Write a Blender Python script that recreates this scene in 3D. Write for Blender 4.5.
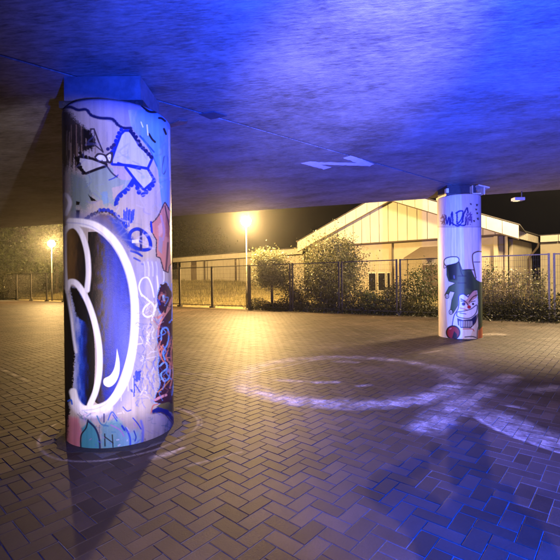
import bpy, bmesh, math, random
import numpy as np
from mathutils import Vector, Matrix, Euler
R = math.radians
random.seed(7); RNG = np.random.default_rng(7)
for o in list(bpy.data.objects): bpy.data.objects.remove(o)
S = bpy.context.scene
C = S.collection

HAZE=0.001
# ------------------------------------------------------------------ camera
H_EYE = 1.4; FPX = 400.0; ROLL = R(0.67)
cam_d = bpy.data.cameras.new('camera'); cam = bpy.data.objects.new('camera', cam_d); C.objects.link(cam)
cam_d.sensor_width = 36; cam_d.lens = 36*FPX/560; cam_d.clip_end = 900; cam_d.clip_start = 0.05
cam.matrix_world = Matrix.Translation((0,0,H_EYE)) @ Matrix.Rotation(R(90),4,'X') @ Matrix.Rotation(-ROLL,4,'Z')
S.camera = cam
S.render.resolution_x = 1024; S.render.resolution_y = 1024
S.view_settings.view_transform = 'Standard'; S.view_settings.look = 'None'
S.view_settings.exposure = 0; S.view_settings.gamma = 1
# ------------------------------------------------------------------ world (night)
W = bpy.data.worlds.new('World'); S.world = W; W.use_nodes = True
wn = W.node_tree; wn.nodes.clear()
wo = wn.nodes.new('ShaderNodeOutputWorld'); wb = wn.nodes.new('ShaderNodeBackground')
wb.inputs[0].default_value = (0.62,0.52,0.46,1); wb.inputs[1].default_value = 0.008
wn.links.new(wb.outputs[0], wo.inputs[0])

def aim(o, tgt):
    o.rotation_euler = (Vector(tgt)-o.location).to_track_quat('-Z','Y').to_euler()
def spot(name, loc, tgt, power, col, ang, blend=0.5, rad=0.05, sc=(1,1,1)):
    l = bpy.data.lights.new(name,'SPOT'); l.energy = power; l.color = col; l.spot_size = R(ang); l.spot_blend = blend; l.shadow_soft_size = rad
    o = bpy.data.objects.new(name,l); C.objects.link(o); o.location = loc; aim(o,tgt); o.scale = sc
    return o
def point(name, loc, power, col, rad=0.1):
    l = bpy.data.lights.new(name,'POINT'); l.energy = power; l.color = col; l.shadow_soft_size = rad
    o = bpy.data.objects.new(name,l); C.objects.link(o); o.location = loc
    return o
# the photographer's coloured flashes (at and behind the camera), added fill spots and the lamps outside the frame
spot('blue_flash', (1.90,-1.5,0.40), (2.35,1.9,3.45), 25000, (0.008,0.052,1.0), 92, 0.9, 0.04)
spot('blue_floor_fill', (1.5,-0.50,1.25), (1.2,3.3,0.0), 6500, (0.008,0.065,1.0), 50, 1.0, 0.04)  # second blue spot, added to turn the floor blue
spot('blue_fill', (1.3,-0.45,0.7), (-1.25,3.45,0.55), 420, (0.02,0.10,1.0), 30, 0.9, 0.04)  # added fill that makes the near pillar's foot bluer
spot('lilac_fill', (1.15,-0.5,0.80), (0.72,4.0,3.4), 1900, (1.0,0.80,0.50), 30, 1.0, 0.1)  # added spot that pales the blue on the soffit
spot('white_flash', (1.4,-0.6,1.0), (-1.3,3.4,1.52), 900, (1.0,0.89,0.98), 32, 0.22, 0.03)
spot('blue_stripe_spot', (0.3,-0.3,1.5), (4.0,9.15,1.75), 9000, (0.02,0.12,1.0), 27, 0.2, 0.01, (0.088,1,1))  # added narrow beam in place of the shadow stripe on the far pillar
spot('white_lamp_behind', (-2.0,-4.6,2.95), (2.0,4.0,0.0), 4600, (1.0,0.78,0.68), 52, 0.8, 0.03)
point('street_lamp_light_right', (12.5,15.5,8.0), 16000, (1.0,0.71,0.36), 0.9)

# ------------------------------------------------------------------ pixel helpers (measuring the photograph)
ca, sa = math.cos(ROLL), math.sin(ROLL)
def ray(x,y):
    u, v = x-280, 280-y
    return ((u*ca+v*sa)/FPX, 1.0, (v*ca-u*sa)/FPX)
def project(X,Y,Z):
    up = X/Y*FPX; vp = (Z-H_EYE)/Y*FPX
    u = up*ca - vp*sa; v = up*sa + vp*ca
    return 280+u, 280-v
def on_ground(x,y,z=0.0):
    r = ray(x,y); d = (z-H_EYE)/r[2]; return (r[0]*d, d)
DECK_A, DECK_B = H_EYE+1.937, 0.057
def deck_z(x): return DECK_A + DECK_B*x
def on_deck(x,y):
    r = ray(x,y); d = (DECK_A-H_EYE)/(r[2]-DECK_B*r[0]); return (r[0]*d, d)

# ------------------------------------------------------------------ object helpers
def props(o, label=None, cat=None, group=None, kind=None):
    if label: o['label'] = label
    if cat: o['category'] = cat
    if group: o['group'] = group
    if kind: o['kind'] = kind
    return o
def empty(name, loc, label, cat, group=None, rz=0):
    o = bpy.data.objects.new(name,None); C.objects.link(o); o.location = loc; o.rotation_euler = (0,0,rz)
    return props(o,label,cat,group)
def mesh_obj(name, verts, faces, mat, parent=None, smooth=False, world=True):
    me = bpy.data.meshes.new(name); me.from_pydata([tuple(v) for v in verts],[],[tuple(f) for f in faces]); me.update()
    if mat: me.materials.append(mat)
    if smooth: me.polygons.foreach_set('use_smooth',[True]*len(me.polygons))
    o = bpy.data.objects.new(name,me); C.objects.link(o)
    if parent is not None:
        o.parent = parent
        if world: bpy.context.view_layer.update(); o.matrix_parent_inverse = parent.matrix_world.inverted()
    return o
def np_mesh(name, V, F, mat, parent=None):
    V = np.asarray(V,dtype=np.float32).reshape(-1,3); F = np.asarray(F,dtype=np.int32); k = F.shape[1]; n = F.shape[0]
    me = bpy.data.meshes.new(name)
    me.vertices.add(len(V)); me.vertices.foreach_set('co',V.ravel())
    me.loops.add(n*k); me.loops.foreach_set('vertex_index',F.ravel())
    me.polygons.add(n); me.polygons.foreach_set('loop_start',np.arange(0,n*k,k,dtype=np.int32))
    try: me.polygons.foreach_set('loop_total',np.full(n,k,dtype=np.int32))
    except Exception: pass
    me.update(calc_edges=True); me.validate(); me.shade_flat()
    if mat: me.materials.append(mat)
    o = bpy.data.objects.new(name,me); C.objects.link(o)
    if parent is not None:
        o.parent = parent; bpy.context.view_layer.update(); o.matrix_parent_inverse = parent.matrix_world.inverted()
    return o
class MB:
    def __init__(s): s.v=[]; s.f=[]
    def box(s, o, ex, ey, ez):
        """box from corner o with edge vectors"""
        o,ex,ey,ez = map(Vector,(o,ex,ey,ez)); b=len(s.v)
        for k in range(8):
            s.v.append(o+(ex if k&1 else Vector())+(ey if k&2 else Vector())+(ez if k&4 else Vector()))
        s.f += [(b+0,b+2,b+3,b+1),(b+4,b+5,b+7,b+6),(b+0,b+1,b+5,b+4),(b+2,b+6,b+7,b+3),(b+0,b+4,b+6,b+2),(b+1,b+3,b+7,b+5)]
        return s
    def abox(s,x0,x1,y0,y1,z0,z1): return s.box((x0,y0,z0),(x1-x0,0,0),(0,y1-y0,0),(0,0,z1-z0))
    def prism(s, poly, ez):
        b=len(s.v); n=len(poly); ez=Vector(ez)
        for p in poly: s.v.append(Vector(p))
        for p in poly: s.v.append(Vector(p)+ez)
        s.f.append(tuple(range(b+n-1,b-1,-1))); s.f.append(tuple(range(b+n,b+2*n)))
        for i in range(n): j=(i+1)%n; s.f.append((b+i,b+j,b+n+j,b+n+i))
        return s
    def tube(s, pts, rads, n=10, cap=True):
        pts=[Vector(p) for p in pts]; b=len(s.v)
        if not hasattr(rads,'__len__'): rads=[rads]*len(pts)
        for i,p in enumerate(pts):
            d=(pts[min(i+1,len(pts)-1)]-pts[max(i-1,0)]).normalized()
            a=d.cross(Vector((0,0,1)) if abs(d.z)<.95 else Vector((0,1,0))).normalized(); c=d.cross(a)
            for k in range(n):
                t=2*math.pi*k/n; s.v.append(p+(a*math.cos(t)+c*math.sin(t))*rads[i])
        for i in range(len(pts)-1):
            for k in range(n):
                k2=(k+1)%n; s.f.append((b+i*n+k,b+i*n+k2,b+(i+1)*n+k2,b+(i+1)*n+k))
        if cap:
            s.f.append(tuple(b+k for k in range(n-1,-1,-1))); e=b+(len(pts)-1)*n; s.f.append(tuple(e+k for k in range(n)))
        return s
    def lathe(s, c, prof, n=24):
        b=len(s.v); c=Vector(c)
        for r,z in prof:
            for k in range(n):
                t=2*math.pi*k/n; s.v.append(c+Vector((r*math.cos(t),r*math.sin(t),z)))
        for i in range(len(prof)-1):
            for k in range(n):
                k2=(k+1)%n; s.f.append((b+i*n+k,b+i*n+k2,b+(i+1)*n+k2,b+(i+1)*n+k))
        return s
    def build(s,name,mat,parent=None,smooth=False): return mesh_obj(name,s.v,s.f,mat,parent,smooth)

# ------------------------------------------------------------------ materials
def new_mat(name):
    m=bpy.data.materials.new(name); m.use_nodes=True; nt=m.node_tree; return m,nt,nt.nodes['Principled BSDF']
def N(nt,t,**kw):
    n=nt.nodes.new(t)
    for k,v in kw.items():
        if hasattr(n,k): setattr(n,k,v)
        else: n.inputs[k].default_value=v
    return n
def simple(name, col, rough=0.7, var=0.25, scale=6, bump=0.15, metal=0, stretch=(1,1,1), dist=0.02, spec=0.5):
    m,nt,b=new_mat(name); L=nt.links.new
    g=N(nt,'ShaderNodeNewGeometry'); mp=N(nt,'ShaderNodeMapping'); mp.inputs['Scale'].default_value=stretch; L(g.outputs['Position'],mp.inputs[0])
    n=N(nt,'ShaderNodeTexNoise',Scale=scale,Detail=8.0,Roughness=0.65); L(mp.outputs[0],n.inputs[0])
    r=N(nt,'ShaderNodeValToRGB'); r.color_ramp.elements[0].position=.3; r.color_ramp.elements[1].position=.72
    r.color_ramp.elements[0].color=(*[c*(1-var) for c in col],1); r.color_ramp.elements[1].color=(*[min(1,c*(1+var)) for c in col],1)
    L(n.outputs['Fac'],r.inputs[0]); L(r.outputs[0],b.inputs['Base Color'])
    b.inputs['Roughness'].default_value=rough; b.inputs['Metallic'].default_value=metal; b.inputs['Specular IOR Level'].default_value=spec
    if bump:
        bp=N(nt,'ShaderNodeBump',Strength=bump,Distance=dist); L(n.outputs['Fac'],bp.inputs['Height']); L(bp.outputs[0],b.inputs['Normal'])
    return m
M={}
M['steel']=simple('galvanised_steel',(0.12,0.112,0.10),0.45,0.3,20,0.1,0.6)
M['wire']=simple('wire',(0.05,0.045,0.04),0.6,0.2,20,0,0.2)
M['darksteel']=simple('dark_steel',(0.05,0.05,0.055),0.5,0.3,15,0.1,0.4)
M['blockc']=simple('bearing_concrete',(0.16,0.15,0.16),0.8,0.4,7,0.3)
M['rubber']=simple('bearing_rubber',(0.02,0.02,0.025),0.7,0.3,15,0.2)
M['bracket']=simple('bracket_plate',(0.55,0.5,0.4),0.5,0.2,15,0.1)
M['cream']=simple('cream_cladding',(0.44,0.41,0.32),0.55,0.12,3,0.05,stretch=(1,1,0.25))
M['cream2']=simple('pale_fascia',(0.47,0.44,0.35),0.5,0.10,3,0.05)
M['render']=simple('wall_render',(0.33,0.295,0.21),0.85,0.10,2,0.1)
M['brownwood']=simple('dark_timber',(0.07,0.05,0.035),0.7,0.3,9,0.1)
M['roof']=simple('roof_felt',(0.06,0.055,0.05),0.9,0.3,9,0.2)
M['dark']=simple('dark_opening',(0.02,0.018,0.016),0.3,0.2,9,0)
M['glass']=simple('window_glass',(0.015,0.015,0.017),0.08,0.2,9,0)
M['slat']=simple('dark_slat',(0.12,0.09,0.06),0.6,0.2,9,0)
M['bark']=simple('bark',(0.09,0.07,0.05),0.9,0.4,14,0.5)
M['collar']=simple('mortar_collar',(0.04,0.036,0.036),0.8,0.35,30,0.4)
M['soil']=simple('soil',(0.09,0.075,0.05),0.95,0.35,5,0.5)
M['plate_rust']=simple('rusty_plate',(0.30,0.13,0.07),0.8,0.3,20,0.2)
M['plate_dark']=simple('dark_patch',(0.05,0.05,0.06),0.8,0.3,20,0.2)
M['patch_pale']=simple('pale_paint_mark',(0.80,0.78,0.80),0.6,0.12,25,0.05)
def leaf_mat(name, c0, c1):
    m,nt,b=new_mat(name); L=nt.links.new
    g=N(nt,'ShaderNodeNewGeometry'); r=N(nt,'ShaderNodeValToRGB'); L(g.outputs['Random Per Island'],r.inputs[0])
    r.color_ramp.elements[0].color=(*c0,1); r.color_ramp.elements[1].color=(*c1,1)
    L(r.outputs[0],b.inputs['Base Color']); b.inputs['Roughness'].default_value=0.5
    tr=N(nt,'ShaderNodeBsdfTranslucent'); L(r.outputs[0],tr.inputs[0]); mx=N(nt,'ShaderNodeMixShader'); mx.inputs[0].default_value=.3
    L(b.outputs[0],mx.inputs[1]); L(tr.outputs[0],mx.inputs[2]); L(mx.outputs[0],nt.nodes['Material Output'].inputs[0])
    return m
M['leaf']=leaf_mat('leaf_green',(0.022,0.038,0.012),(0.085,0.11,0.032))
M['leaf_pale']=leaf_mat('leaf_pale',(0.06,0.07,0.028),(0.21,0.21,0.10))
M['leaf_dark']=leaf_mat('leaf_dark',(0.014,0.016,0.007),(0.075,0.075,0.028))
M['grassb']=leaf_mat('grass_blades',(0.10,0.095,0.035),(0.40,0.34,0.16))
M['straw']=leaf_mat('dry_stems',(0.16,0.13,0.07),(0.50,0.42,0.22))
def emit(name,col,st):
    m=bpy.data.materials.new(name); m.use_nodes=True; nt=m.node_tree; nt.nodes.clear()
    e=nt.nodes.new('ShaderNodeEmission'); e.inputs[0].default_value=(*col,1); e.inputs[1].default_value=st
    o=nt.nodes.new('ShaderNodeOutputMaterial'); nt.links.new(e.outputs[0],o.inputs[0]); return m

# ------------------------------------------------------------------ raster painting (flat print on surfaces)
def srgb(c):
    c=np.array(c,dtype=np.float32)/255.; return np.where(c<=.04045,c/12.92,((c+.055)/1.055)**2.4)
def vnoise(X,Y,seed=0):
    r=np.random.default_rng(seed); T=r.random((64,64)).astype(np.float32)
    xi=np.floor(X).astype(int); yi=np.floor(Y).astype(int); fx=X-xi; fy=Y-yi; fx=fx*fx*(3-2*fx); fy=fy*fy*(3-2*fy)
    a=T[yi%64,xi%64]; b=T[yi%64,(xi+1)%64]; c=T[(yi+1)%64,xi%64]; d=T[(yi+1)%64,(xi+1)%64]
    return (a*(1-fx)+b*fx)*(1-fy)+(c*(1-fx)+d*fx)*fy
def smooth_line(pts, k=5):
    """Catmull-Rom"""
    P=[np.array(p,float) for p in pts]; 
    if len(P)<3: return pts
    P=[2*P[0]-P[1]]+P+[2*P[-1]-P[-2]]; out=[]
    for i in range(1,len(P)-2):
        for j in range(k):
            t=j/k; p0,p1,p2,p3=P[i-1:i+3]
            out.append(0.5*((2*p1)+(-p0+p2)*t+(2*p0-5*p1+4*p2-p3)*t*t+(-p0+3*p1-3*p2+p3)*t**3))
    out.append(P[-2]); return [tuple(p) for p in out]
class Painter:
    def __init__(s,U,V,vis,base):
        s.shape=U.shape; s.U=U.ravel().astype(np.float32); s.V=V.ravel().astype(np.float32); s.vis=vis.ravel()
        s.img=np.empty((s.U.size,3),np.float32); s.img[:]=base
        s.idx=np.nonzero(s.vis)[0]; s.u=s.U[s.idx]; s.v=s.V[s.idx]
    def sel(s,x0,x1,y0,y1):
        m=(s.u>=x0)&(s.u<=x1)&(s.v>=y0)&(s.v<=y1); return s.idx[m],s.u[m],s.v[m]
    def put(s,i,a,col):
        col=srgb(col) if not isinstance(col,np.ndarray) else col
        a=a[:,None]; s.img[i]=s.img[i]*(1-a)+col*a
    def fill(s,poly,col,alpha=1.0,soft=0.35,rag=0.0,seed=1,curve=False,spray=0):
        if curve: poly=smooth_line(list(poly)+[poly[0]],4)[:-1]
        P=np.array(poly,float); m=soft+rag+1+spray
        i,u,v=s.sel(P[:,0].min()-m,P[:,0].max()+m,P[:,1].min()-m,P[:,1].max()+m)
        if len(i)==0: return
        if rag: 
            u=u+(vnoise(u*1.3,v*1.3,seed)-.5)*2*rag; v=v+(vnoise(u*1.3+30,v*1.3,seed+1)-.5)*2*rag
        ins=np.zeros(len(i),bool); d=np.full(len(i),1e9,np.float32); n=len(P)
        for k in range(n):
            x0,y0=P[k]; x1,y1=P[(k+1)%n]
            c=((y0>v)!=(y1>v)); 
            with np.errstate(all='ignore'): xi=(x1-x0)*(v-y0)/(y1-y0+1e-9)+x0
            ins^=(c&(u<xi)); d=np.minimum(d,s.segd(u,v,x0,y0,x1,y1))
        sd=np.where(ins,-d,d); w=max(soft,spray)
        a=np.clip(.5-sd/(2*w),0,1)
        if spray: a=(RNG.random(len(a))<a)*1.0*.9
        s.put(i,a*alpha,col)
    def segd(s,u,v,x0,y0,x1,y1):
        dx,dy=x1-x0,y1-y0; L=dx*dx+dy*dy+1e-9; t=np.clip(((u-x0)*dx+(v-y0)*dy)/L,0,1)
        return np.hypot(u-x0-t*dx,v-y0-t*dy)
    def stroke(s,pts,w,col,alpha=1.0,soft=0.35,curve=True,rag=0,seed=3,w1=None,spray=0):
        if curve: pts=smooth_line(pts)
        P=np.array(pts,float); wm=max(w,w1 or w); m=wm/2+soft+1+spray
        i,u,v=s.sel(P[:,0].min()-m,P[:,0].max()+m,P[:,1].min()-m,P[:,1].max()+m)
        if len(i)==0: return
        if rag: u=u+(vnoise(u*1.5,v*1.5,seed)-.5)*2*rag
        d=np.full(len(i),1e9,np.float32); n=len(P)-1
        for k in range(n):
            ww=w+( (w1-w)*(k+.5)/n if w1 is not None else 0)
            d=np.minimum(d,s.segd(u,v,*P[k],*P[k+1])-ww/2)
        wv=max(soft,spray); a=np.clip(.5-d/(2*wv),0,1)
        if spray: a=(RNG.random(len(a))<a)*.9
        s.put(i,a*alpha,col)
    def dots(s,pts,r,col,step=None,jit=0.3):
        P=smooth_line(pts,6); acc=0; last=np.array(P[0]); step=step or r*1.7
        q=[last]
        for p in P[1:]:
            p=np.array(p)
            if np.hypot(*(p-q[-1]))>=step: q.append(p)
        for p in q: s.stroke([tuple(p+RNG.normal(0,jit*r*.3,2)),tuple(p+.01)],2*r,col,curve=False)
    def grad(s,poly,stops,axis='x',noise=2.0,seed=5,curve=True,soft=.4):
        """fill whose paint fades from colour to colour across x (sprayed)"""
        if curve: poly=smooth_line(list(poly)+[poly[0]],4)[:-1]
        P=np.array(poly,float); i,u,v=s.sel(P[:,0].min()-1,P[:,0].max()+1,P[:,1].min()-1,P[:,1].max()+1)
        ins=np.zeros(len(i),bool); n=len(P)
        for k in range(n):
            x0,y0=P[k]; x1,y1=P[(k+1)%n]
            ins^=(((y0>v)!=(y1>v))&(u<(x1-x0)*(v-y0)/(y1-y0+1e-9)+x0))
        i=i[ins];u=u[ins];v=v[ins]
        c=(u if axis=='x' else v)+ (RNG.random(len(i))-.5)*noise*2+(vnoise(u*.5,v*.15,seed)-.5)*noise*2
        xs=[a for a,_ in stops]; cs=np.array([srgb(b) for _,b in stops])
        col=np.stack([np.interp(c,xs,cs[:,k]) for k in range(3)],1).astype(np.float32); s.img[i]=col
    def image(s,name):
        H,Wd=s.shape; im=bpy.data.images.new(name,Wd,H,alpha=False,float_buffer=True); im.colorspace_settings.name='Non-Color'
        px=np.ones((H*Wd,4),np.float32); px[:,:3]=s.img; im.pixels.foreach_set(px.ravel()); im.update(); im.pack(); return im

# ------------------------------------------------------------------ pillars
PR=0.48; P1=(-1.53,3.835); P2=(4.30,9.58); P1TOP=2.95; P2TOP=3.32
def pillar_grid(c,top,Wn,Hn):
    th=(np.arange(Wn)+.5)/Wn*2*np.pi; z=(np.arange(Hn)+.5)/Hn*top
    T,Z=np.meshgrid(th,z); X=c[0]+PR*np.cos(T); Y=c[1]+PR*np.sin(T); U,V=project(X,Y,Z)
    dot=-(X*np.cos(T)+Y*np.sin(T))/np.hypot(X,Y); return T,Z,U,V,dot>-0.0
def graffiti_mat(name,im,rough=.42):
    m,nt,b=new_mat(name); L=nt.links.new
    uv=N(nt,'ShaderNodeUVMap'); t=N(nt,'ShaderNodeTexImage'); t.image=im; t.interpolation='Cubic'; L(uv.outputs[0],t.inputs[0])
    g=N(nt,'ShaderNodeNewGeometry'); n=N(nt,'ShaderNodeTexNoise',Scale=9.0,Detail=10.0,Roughness=.7); L(g.outputs['Position'],n.inputs[0])
    mp=N(nt,'ShaderNodeMapping'); mp.inputs['Scale'].default_value=(14,14,1.2); L(g.outputs['Position'],mp.inputs[0])
    n3=N(nt,'ShaderNodeTexNoise',Scale=2.0,Detail=6.0); L(mp.outputs[0],n3.inputs[0])
    mr=N(nt,'ShaderNodeMapRange'); mr.inputs[1].default_value=.3; mr.inputs[2].default_value=.7; mr.inputs[3].default_value=.84; mr.inputs[4].default_value=1.06; L(n3.outputs['Fac'],mr.inputs[0])
    n2=N(nt,'ShaderNodeTexNoise',Scale=160.0,Detail=3.0); L(g.outputs['Position'],n2.inputs[0])
    mx=N(nt,'ShaderNodeMix',data_type='RGBA',blend_type='MULTIPLY'); mx.inputs[0].default_value=1.0; L(t.outputs[0],mx.inputs[6]); L(mr.outputs[0],mx.inputs[7]); L(mx.outputs[2],b.inputs['Base Color'])
    b.inputs['Roughness'].default_value=rough
    ad=N(nt,'ShaderNodeMath',operation='ADD'); L(n.outputs['Fac'],ad.inputs[0]); ml=N(nt,'ShaderNodeMath',operation='MULTIPLY'); ml.inputs[1].default_value=.35; L(n2.outputs['Fac'],ml.inputs[0]); L(ml.outputs[0],ad.inputs[1])
    bp=N(nt,'ShaderNodeBump',Strength=.35,Distance=.008); L(ad.outputs[0],bp.inputs['Height']); L(bp.outputs[0],b.inputs['Normal']); return m
def shaft(c,top,mat,parent,seg=96):
    v=[];f=[];uv=[]
    zs=[0,top-.03,top]; rs=[PR,PR,PR-.025]
    for z,r in zip(zs,rs):
        for k in range(seg): t=2*math.pi*k/seg; v.append((c[0]+r*math.cos(t),c[1]+r*math.sin(t),z))
    for i in range(2):
        for k in range(seg):
            k2=(k+1)%seg; f.append((i*seg+k,i*seg+k2,(i+1)*seg+k2,(i+1)*seg+k))
            a,b=k/seg,(k+1)/seg; z0,z1=zs[i]/top,min(zs[i+1]/top,.999); uv+=[(a,z0),(b,z0),(b,z1),(a,z1)]
    f.append(tuple(2*seg+k for k in range(seg))); uv+=[(0.5,.999)]*seg
    o=mesh_obj('shaft',v,f,mat,parent,True); l=o.data.uv_layers.new(name='UVMap')
    for i,q in enumerate(uv): l.data[i].uv=q
    o.data.polygons[len(f)-1].use_smooth=False
    return o
def weather(p,T,Z,amt=.12,seed=2):
    n=vnoise(T.ravel()*14,Z.ravel()*1.2,seed)*.6+vnoise(T.ravel()*40,Z.ravel()*3,seed+1)*.4
    p.img*= (1-amt+amt*2*n)[:,None]

def paint_P1():
    T,Z,U,V,vis=pillar_grid(P1,P1TOP,2000,1500); p=Painter(U,V,vis,srgb((184,172,162)))
    BL=(22,48,170); NV=(18,24,80); BK=(20,17,18); WH=(250,248,250); BR=(70,50,34)
    # upper zone above the wavy dark line: blue light painted in as grey-lilac
    p.fill([(50,80),(190,80),(190,150),(160,140),(137,137),(131,128),(118,124),(100,118),(92,115),(86,109),(60,108)],(150,148,168),soft=1,rag=1)
    p.grad([(128,110),(172,108),(172,152),(168,215),(163,215),(158,170),(150,150),(140,138),(131,126)],[(128,(165,175,210)),(140,(110,150,195)),(160,(90,150,190)),(172,(140,170,205))],noise=3,curve=False)
    p.stroke([(60,108),(70,107),(78,110),(86,109.5),(91,115),(100,118),(112,119),(118,125),(124,128),(131,128)],3.0,NV,rag=.6,soft=.6)
    p.stroke([(143,106),(148,111),(154,112),(160,111)],2.6,BK,rag=.4)
    for a in [((159,118),(162,118.5),(165,121)),((164,129),(166,134)),((149,134),(152,139),(155,142))]: p.stroke(list(a),2.2,(28,26,30)); 
    p.stroke([(140,136),(148,145),(154,152)],1.6,(40,80,150)); p.stroke([(143,138),(150,150),(157,166)],1.2,(60,110,180)); p.stroke([(147,125),(148,135)],1.2,WH); p.stroke([(141,122),(143,127)],.9,WH)
    p.stroke([(164,157),(162,170),(164,174),(167,166),(167,156),(164,157)],1.0,(70,80,110)); p.stroke([(160,150),(163,200),(160,205)],2,(150,180,215),alpha=.6,soft=1.2)
    p.stroke([(169,130),(170,180)],1.2,(215,215,235)); p.stroke([(166,150),(168,190),(167,215)],2.2,(110,150,205),soft=1)
    # dark drips at the left
    p.fill([(56,112),(68,110),(76,120),(84,128),(96,140),(94,148),(82,152),(78,164),(74,176),(70,160),(66,172),(62,160),(56,170)],(46,36,30),rag=2.2,soft=1.6,alpha=.95)
    p.fill([(82,128),(90,130),(95,140),(93,148),(82,150)],BK,rag=1.0,soft=1.2)
    for x in np.arange(61,84,1.7): p.stroke([(x,125),(x+.5,150+RNG.random()*26)],RNG.uniform(.6,1.7),(45,36,32) if RNG.random()<.7 else (150,120,95),rag=.3,soft=.5,curve=False,w1=.4)
    for k in range(46):
        x=RNG.uniform(61,96); y=RNG.uniform(128,150); p.stroke([(x,y),(x+RNG.normal(0,.3),y+RNG.uniform(8,30)*(1 if x<84 else .25))],RNG.uniform(.5,1.8),[(30,26,26),(64,48,38),(150,128,108),(24,20,24)][k%4],rag=.3,soft=.5,curve=False,w1=.3,alpha=.85)
    for x,y in ((70,168),(74,160),(79,152),(66,172)): p.fill([(x-1.6,y+16),(x,y-6),(x+1.6,y+16)],(188,170,160),rag=.5)
    p.stroke([(66,125),(66,133),(64,134)],.7,(20,18,20))
    p.stroke([(90,134),(91,129),(94,129),(98,140),(103,152)],1.6,(60,50,62),curve=False); p.stroke([(95,145),(103,152)],1.3,(60,50,62))
    # teal wash + drips
    p.fill([(70,172),(84,176),(96,185),(92,200),(84,212),(78,205),(76,220),(70,212)],(112,134,134),alpha=.85,soft=3,rag=2)
    p.stroke([(62,196),(66,195),(70,203),(66,214)],4,(238,235,240),soft=.8); p.stroke([(63,220),(64,196)],2,(235,230,235))
    p.fill([(88,194),(90,196),(97,201),(91,201)],BK,rag=.3); p.fill([(76,201),(80,202),(79,205),(76,205)],BK); p.fill([(76,210),(80,210),(79,220),(76,220)],BK,soft=.6)
    # blades
    TE=(152,168,160)
    p.fill([(84,176),(104,166),(112,168),(119,173),(133,180),(128,186),(119,195),(115,207),(110,203),(106,208),(102,200),(96,200),(90,190)],TE,rag=.8)
    p.fill([(113,168),(127,170),(131,180),(122,180),(114,175)],(190,172,178),rag=.5); p.fill([(112,188),(124,184),(119,196),(113,200)],(190,176,166),rag=.6)
    p.fill([(101,193),(107,191),(109,203),(103,204)],(120,160,200),rag=1,alpha=.7)
    p.stroke([(106,165),(112,173),(117,177)],1.6,(62,60,88)); p.stroke([(109,180),(114,178),(118,175)],1.0,BL)
    for pts in ([(113,160),(117,148),(122,135),(125,132),(129,132),(133,137),(138,146),(151,158),(147,167),(130,164),(113,163)],
                [(127,167),(137,168),(147,170),(153,180),(144,188),(137,180)],
                [(80,158),(92,160),(105,165),(96,168),(86,172),(79,166)]):
        q=pts+[pts[0]]; p.stroke(q,5.4,BL if pts[0][0]>100 else (32,26,36),curve=False)
        p.fill(pts,(206,204,192)); 
    for c,rr in (((128,158),1.7),((143,177),1.8)): p.stroke([c,(c[0]+.1,c[1])],rr*2,(176,186,190),soft=.8)
    p.dots([(112,152),(114,146),(117,138),(120,131),(124,128.5)],2.0,BL); p.dots([(131,131),(136,137),(141,146),(147,152),(152,158)],2.0,NV)
    p.stroke([(130,131),(137,141),(150,156)],2.2,NV)
    p.dots([(108,149),(112,147),(115,143)],1.8,(44,40,100)); p.dots([(76,158),(79,163),(81,168),(84,174)],1.7,BK); p.dots([(80,153),(84,156),(90,158)],1.6,BK)
    p.dots([(154,181),(152,186),(148,190),(142,195),(138,190),(137,184)],2.3,BL); p.dots([(134,182),(129,188),(124,193),(118,198),(116,204)],2.3,BL)
    p.stroke([(133,179),(127,188),(118,196),(115,205)],2.4,BL); p.stroke([(118,163),(128,166),(140,169)],2.2,BL)
    # eyes
    p.fill([(94,157),(98,153),(106,155),(108,163),(98,161)],(60,52,60),curve=True); p.fill([(96,157.5),(99,155),(104,156),(106,161),(99,160)],WH,curve=True)
    p.fill([(105,155),(110,152),(113,153),(112,162),(108,163)],(60,52,60),curve=True); p.fill([(107,156),(110,154),(111,156),(110,161),(108.5,160)],WH,curve=True)
    p.stroke([(102,160.5),(102.3,160.6)],1,BK); p.stroke([(109.3,158),(109.5,158)],.9,BK)
    # scalloped arc above the big oval
    p.dots([(86,219),(91,215),(96,213),(101,211),(107,211),(113,214),(118,219)],1.9,(48,36,60)); p.dots([(100,210),(108,210),(115,214),(121,220),(126,226)],1.9,BL)
    p.fill([(92,218),(100,213),(110,214),(120,222),(132,238),(138,252),(132,250),(118,236),(104,226)],(92,70,80),spray=2.0); p.fill([(108,216),(120,220),(134,240),(140,254),(128,246),(116,230)],(40,70,180),spray=2.0)
    for k in range(8): x=124+k*1.45; p.stroke([(x,207+RNG.random()*5),(x-1.2+RNG.random()*1.5,219+RNG.random()*9)],1.3,(24,60,195),curve=False,rag=.3)
    # D-shaped tag
    p.stroke([(132,246),(129,240),(131,232),(138,229),(146,234),(150,241),(150,248),(144,250),(136,248),(131,245)],3.6,BL); p.stroke([(141,230),(141,249)],2.6,(30,30,110),curve=False); p.stroke([(130,240),(141,241)],2,BL)
    p.fill([(132,240),(139,239),(139,243),(132,243)],(225,225,235)); p.stroke([(131,251),(137,253),(142,256)],2.2,BL); p.stroke([(134,258),(140,261)],1.8,BL); p.stroke([(142,264),(143,264.4)],1.8,BL)
    for k in range(60):
        x=RNG.uniform(78,168); y=RNG.uniform(120,300); q=[(x,y),(x+RNG.normal(0,4),y+RNG.uniform(2,8)),(x+RNG.normal(0,5),y+RNG.uniform(6,14)),(x+RNG.normal(0,7),y+RNG.uniform(4,16))]
        p.stroke(q,RNG.uniform(.5,1.5),[(120,120,190),(150,160,205),(205,200,225),(95,120,170)][k%4],alpha=RNG.uniform(.15,.5),rag=.4,soft=.6)
    for k in range(40):
        x=RNG.uniform(80,172); y=RNG.uniform(130,420); p.stroke([(x,y),(x+.3,y+RNG.uniform(6,30))],RNG.uniform(.3,.8),(90,95,140),alpha=.35,soft=.5,curve=False)
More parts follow.
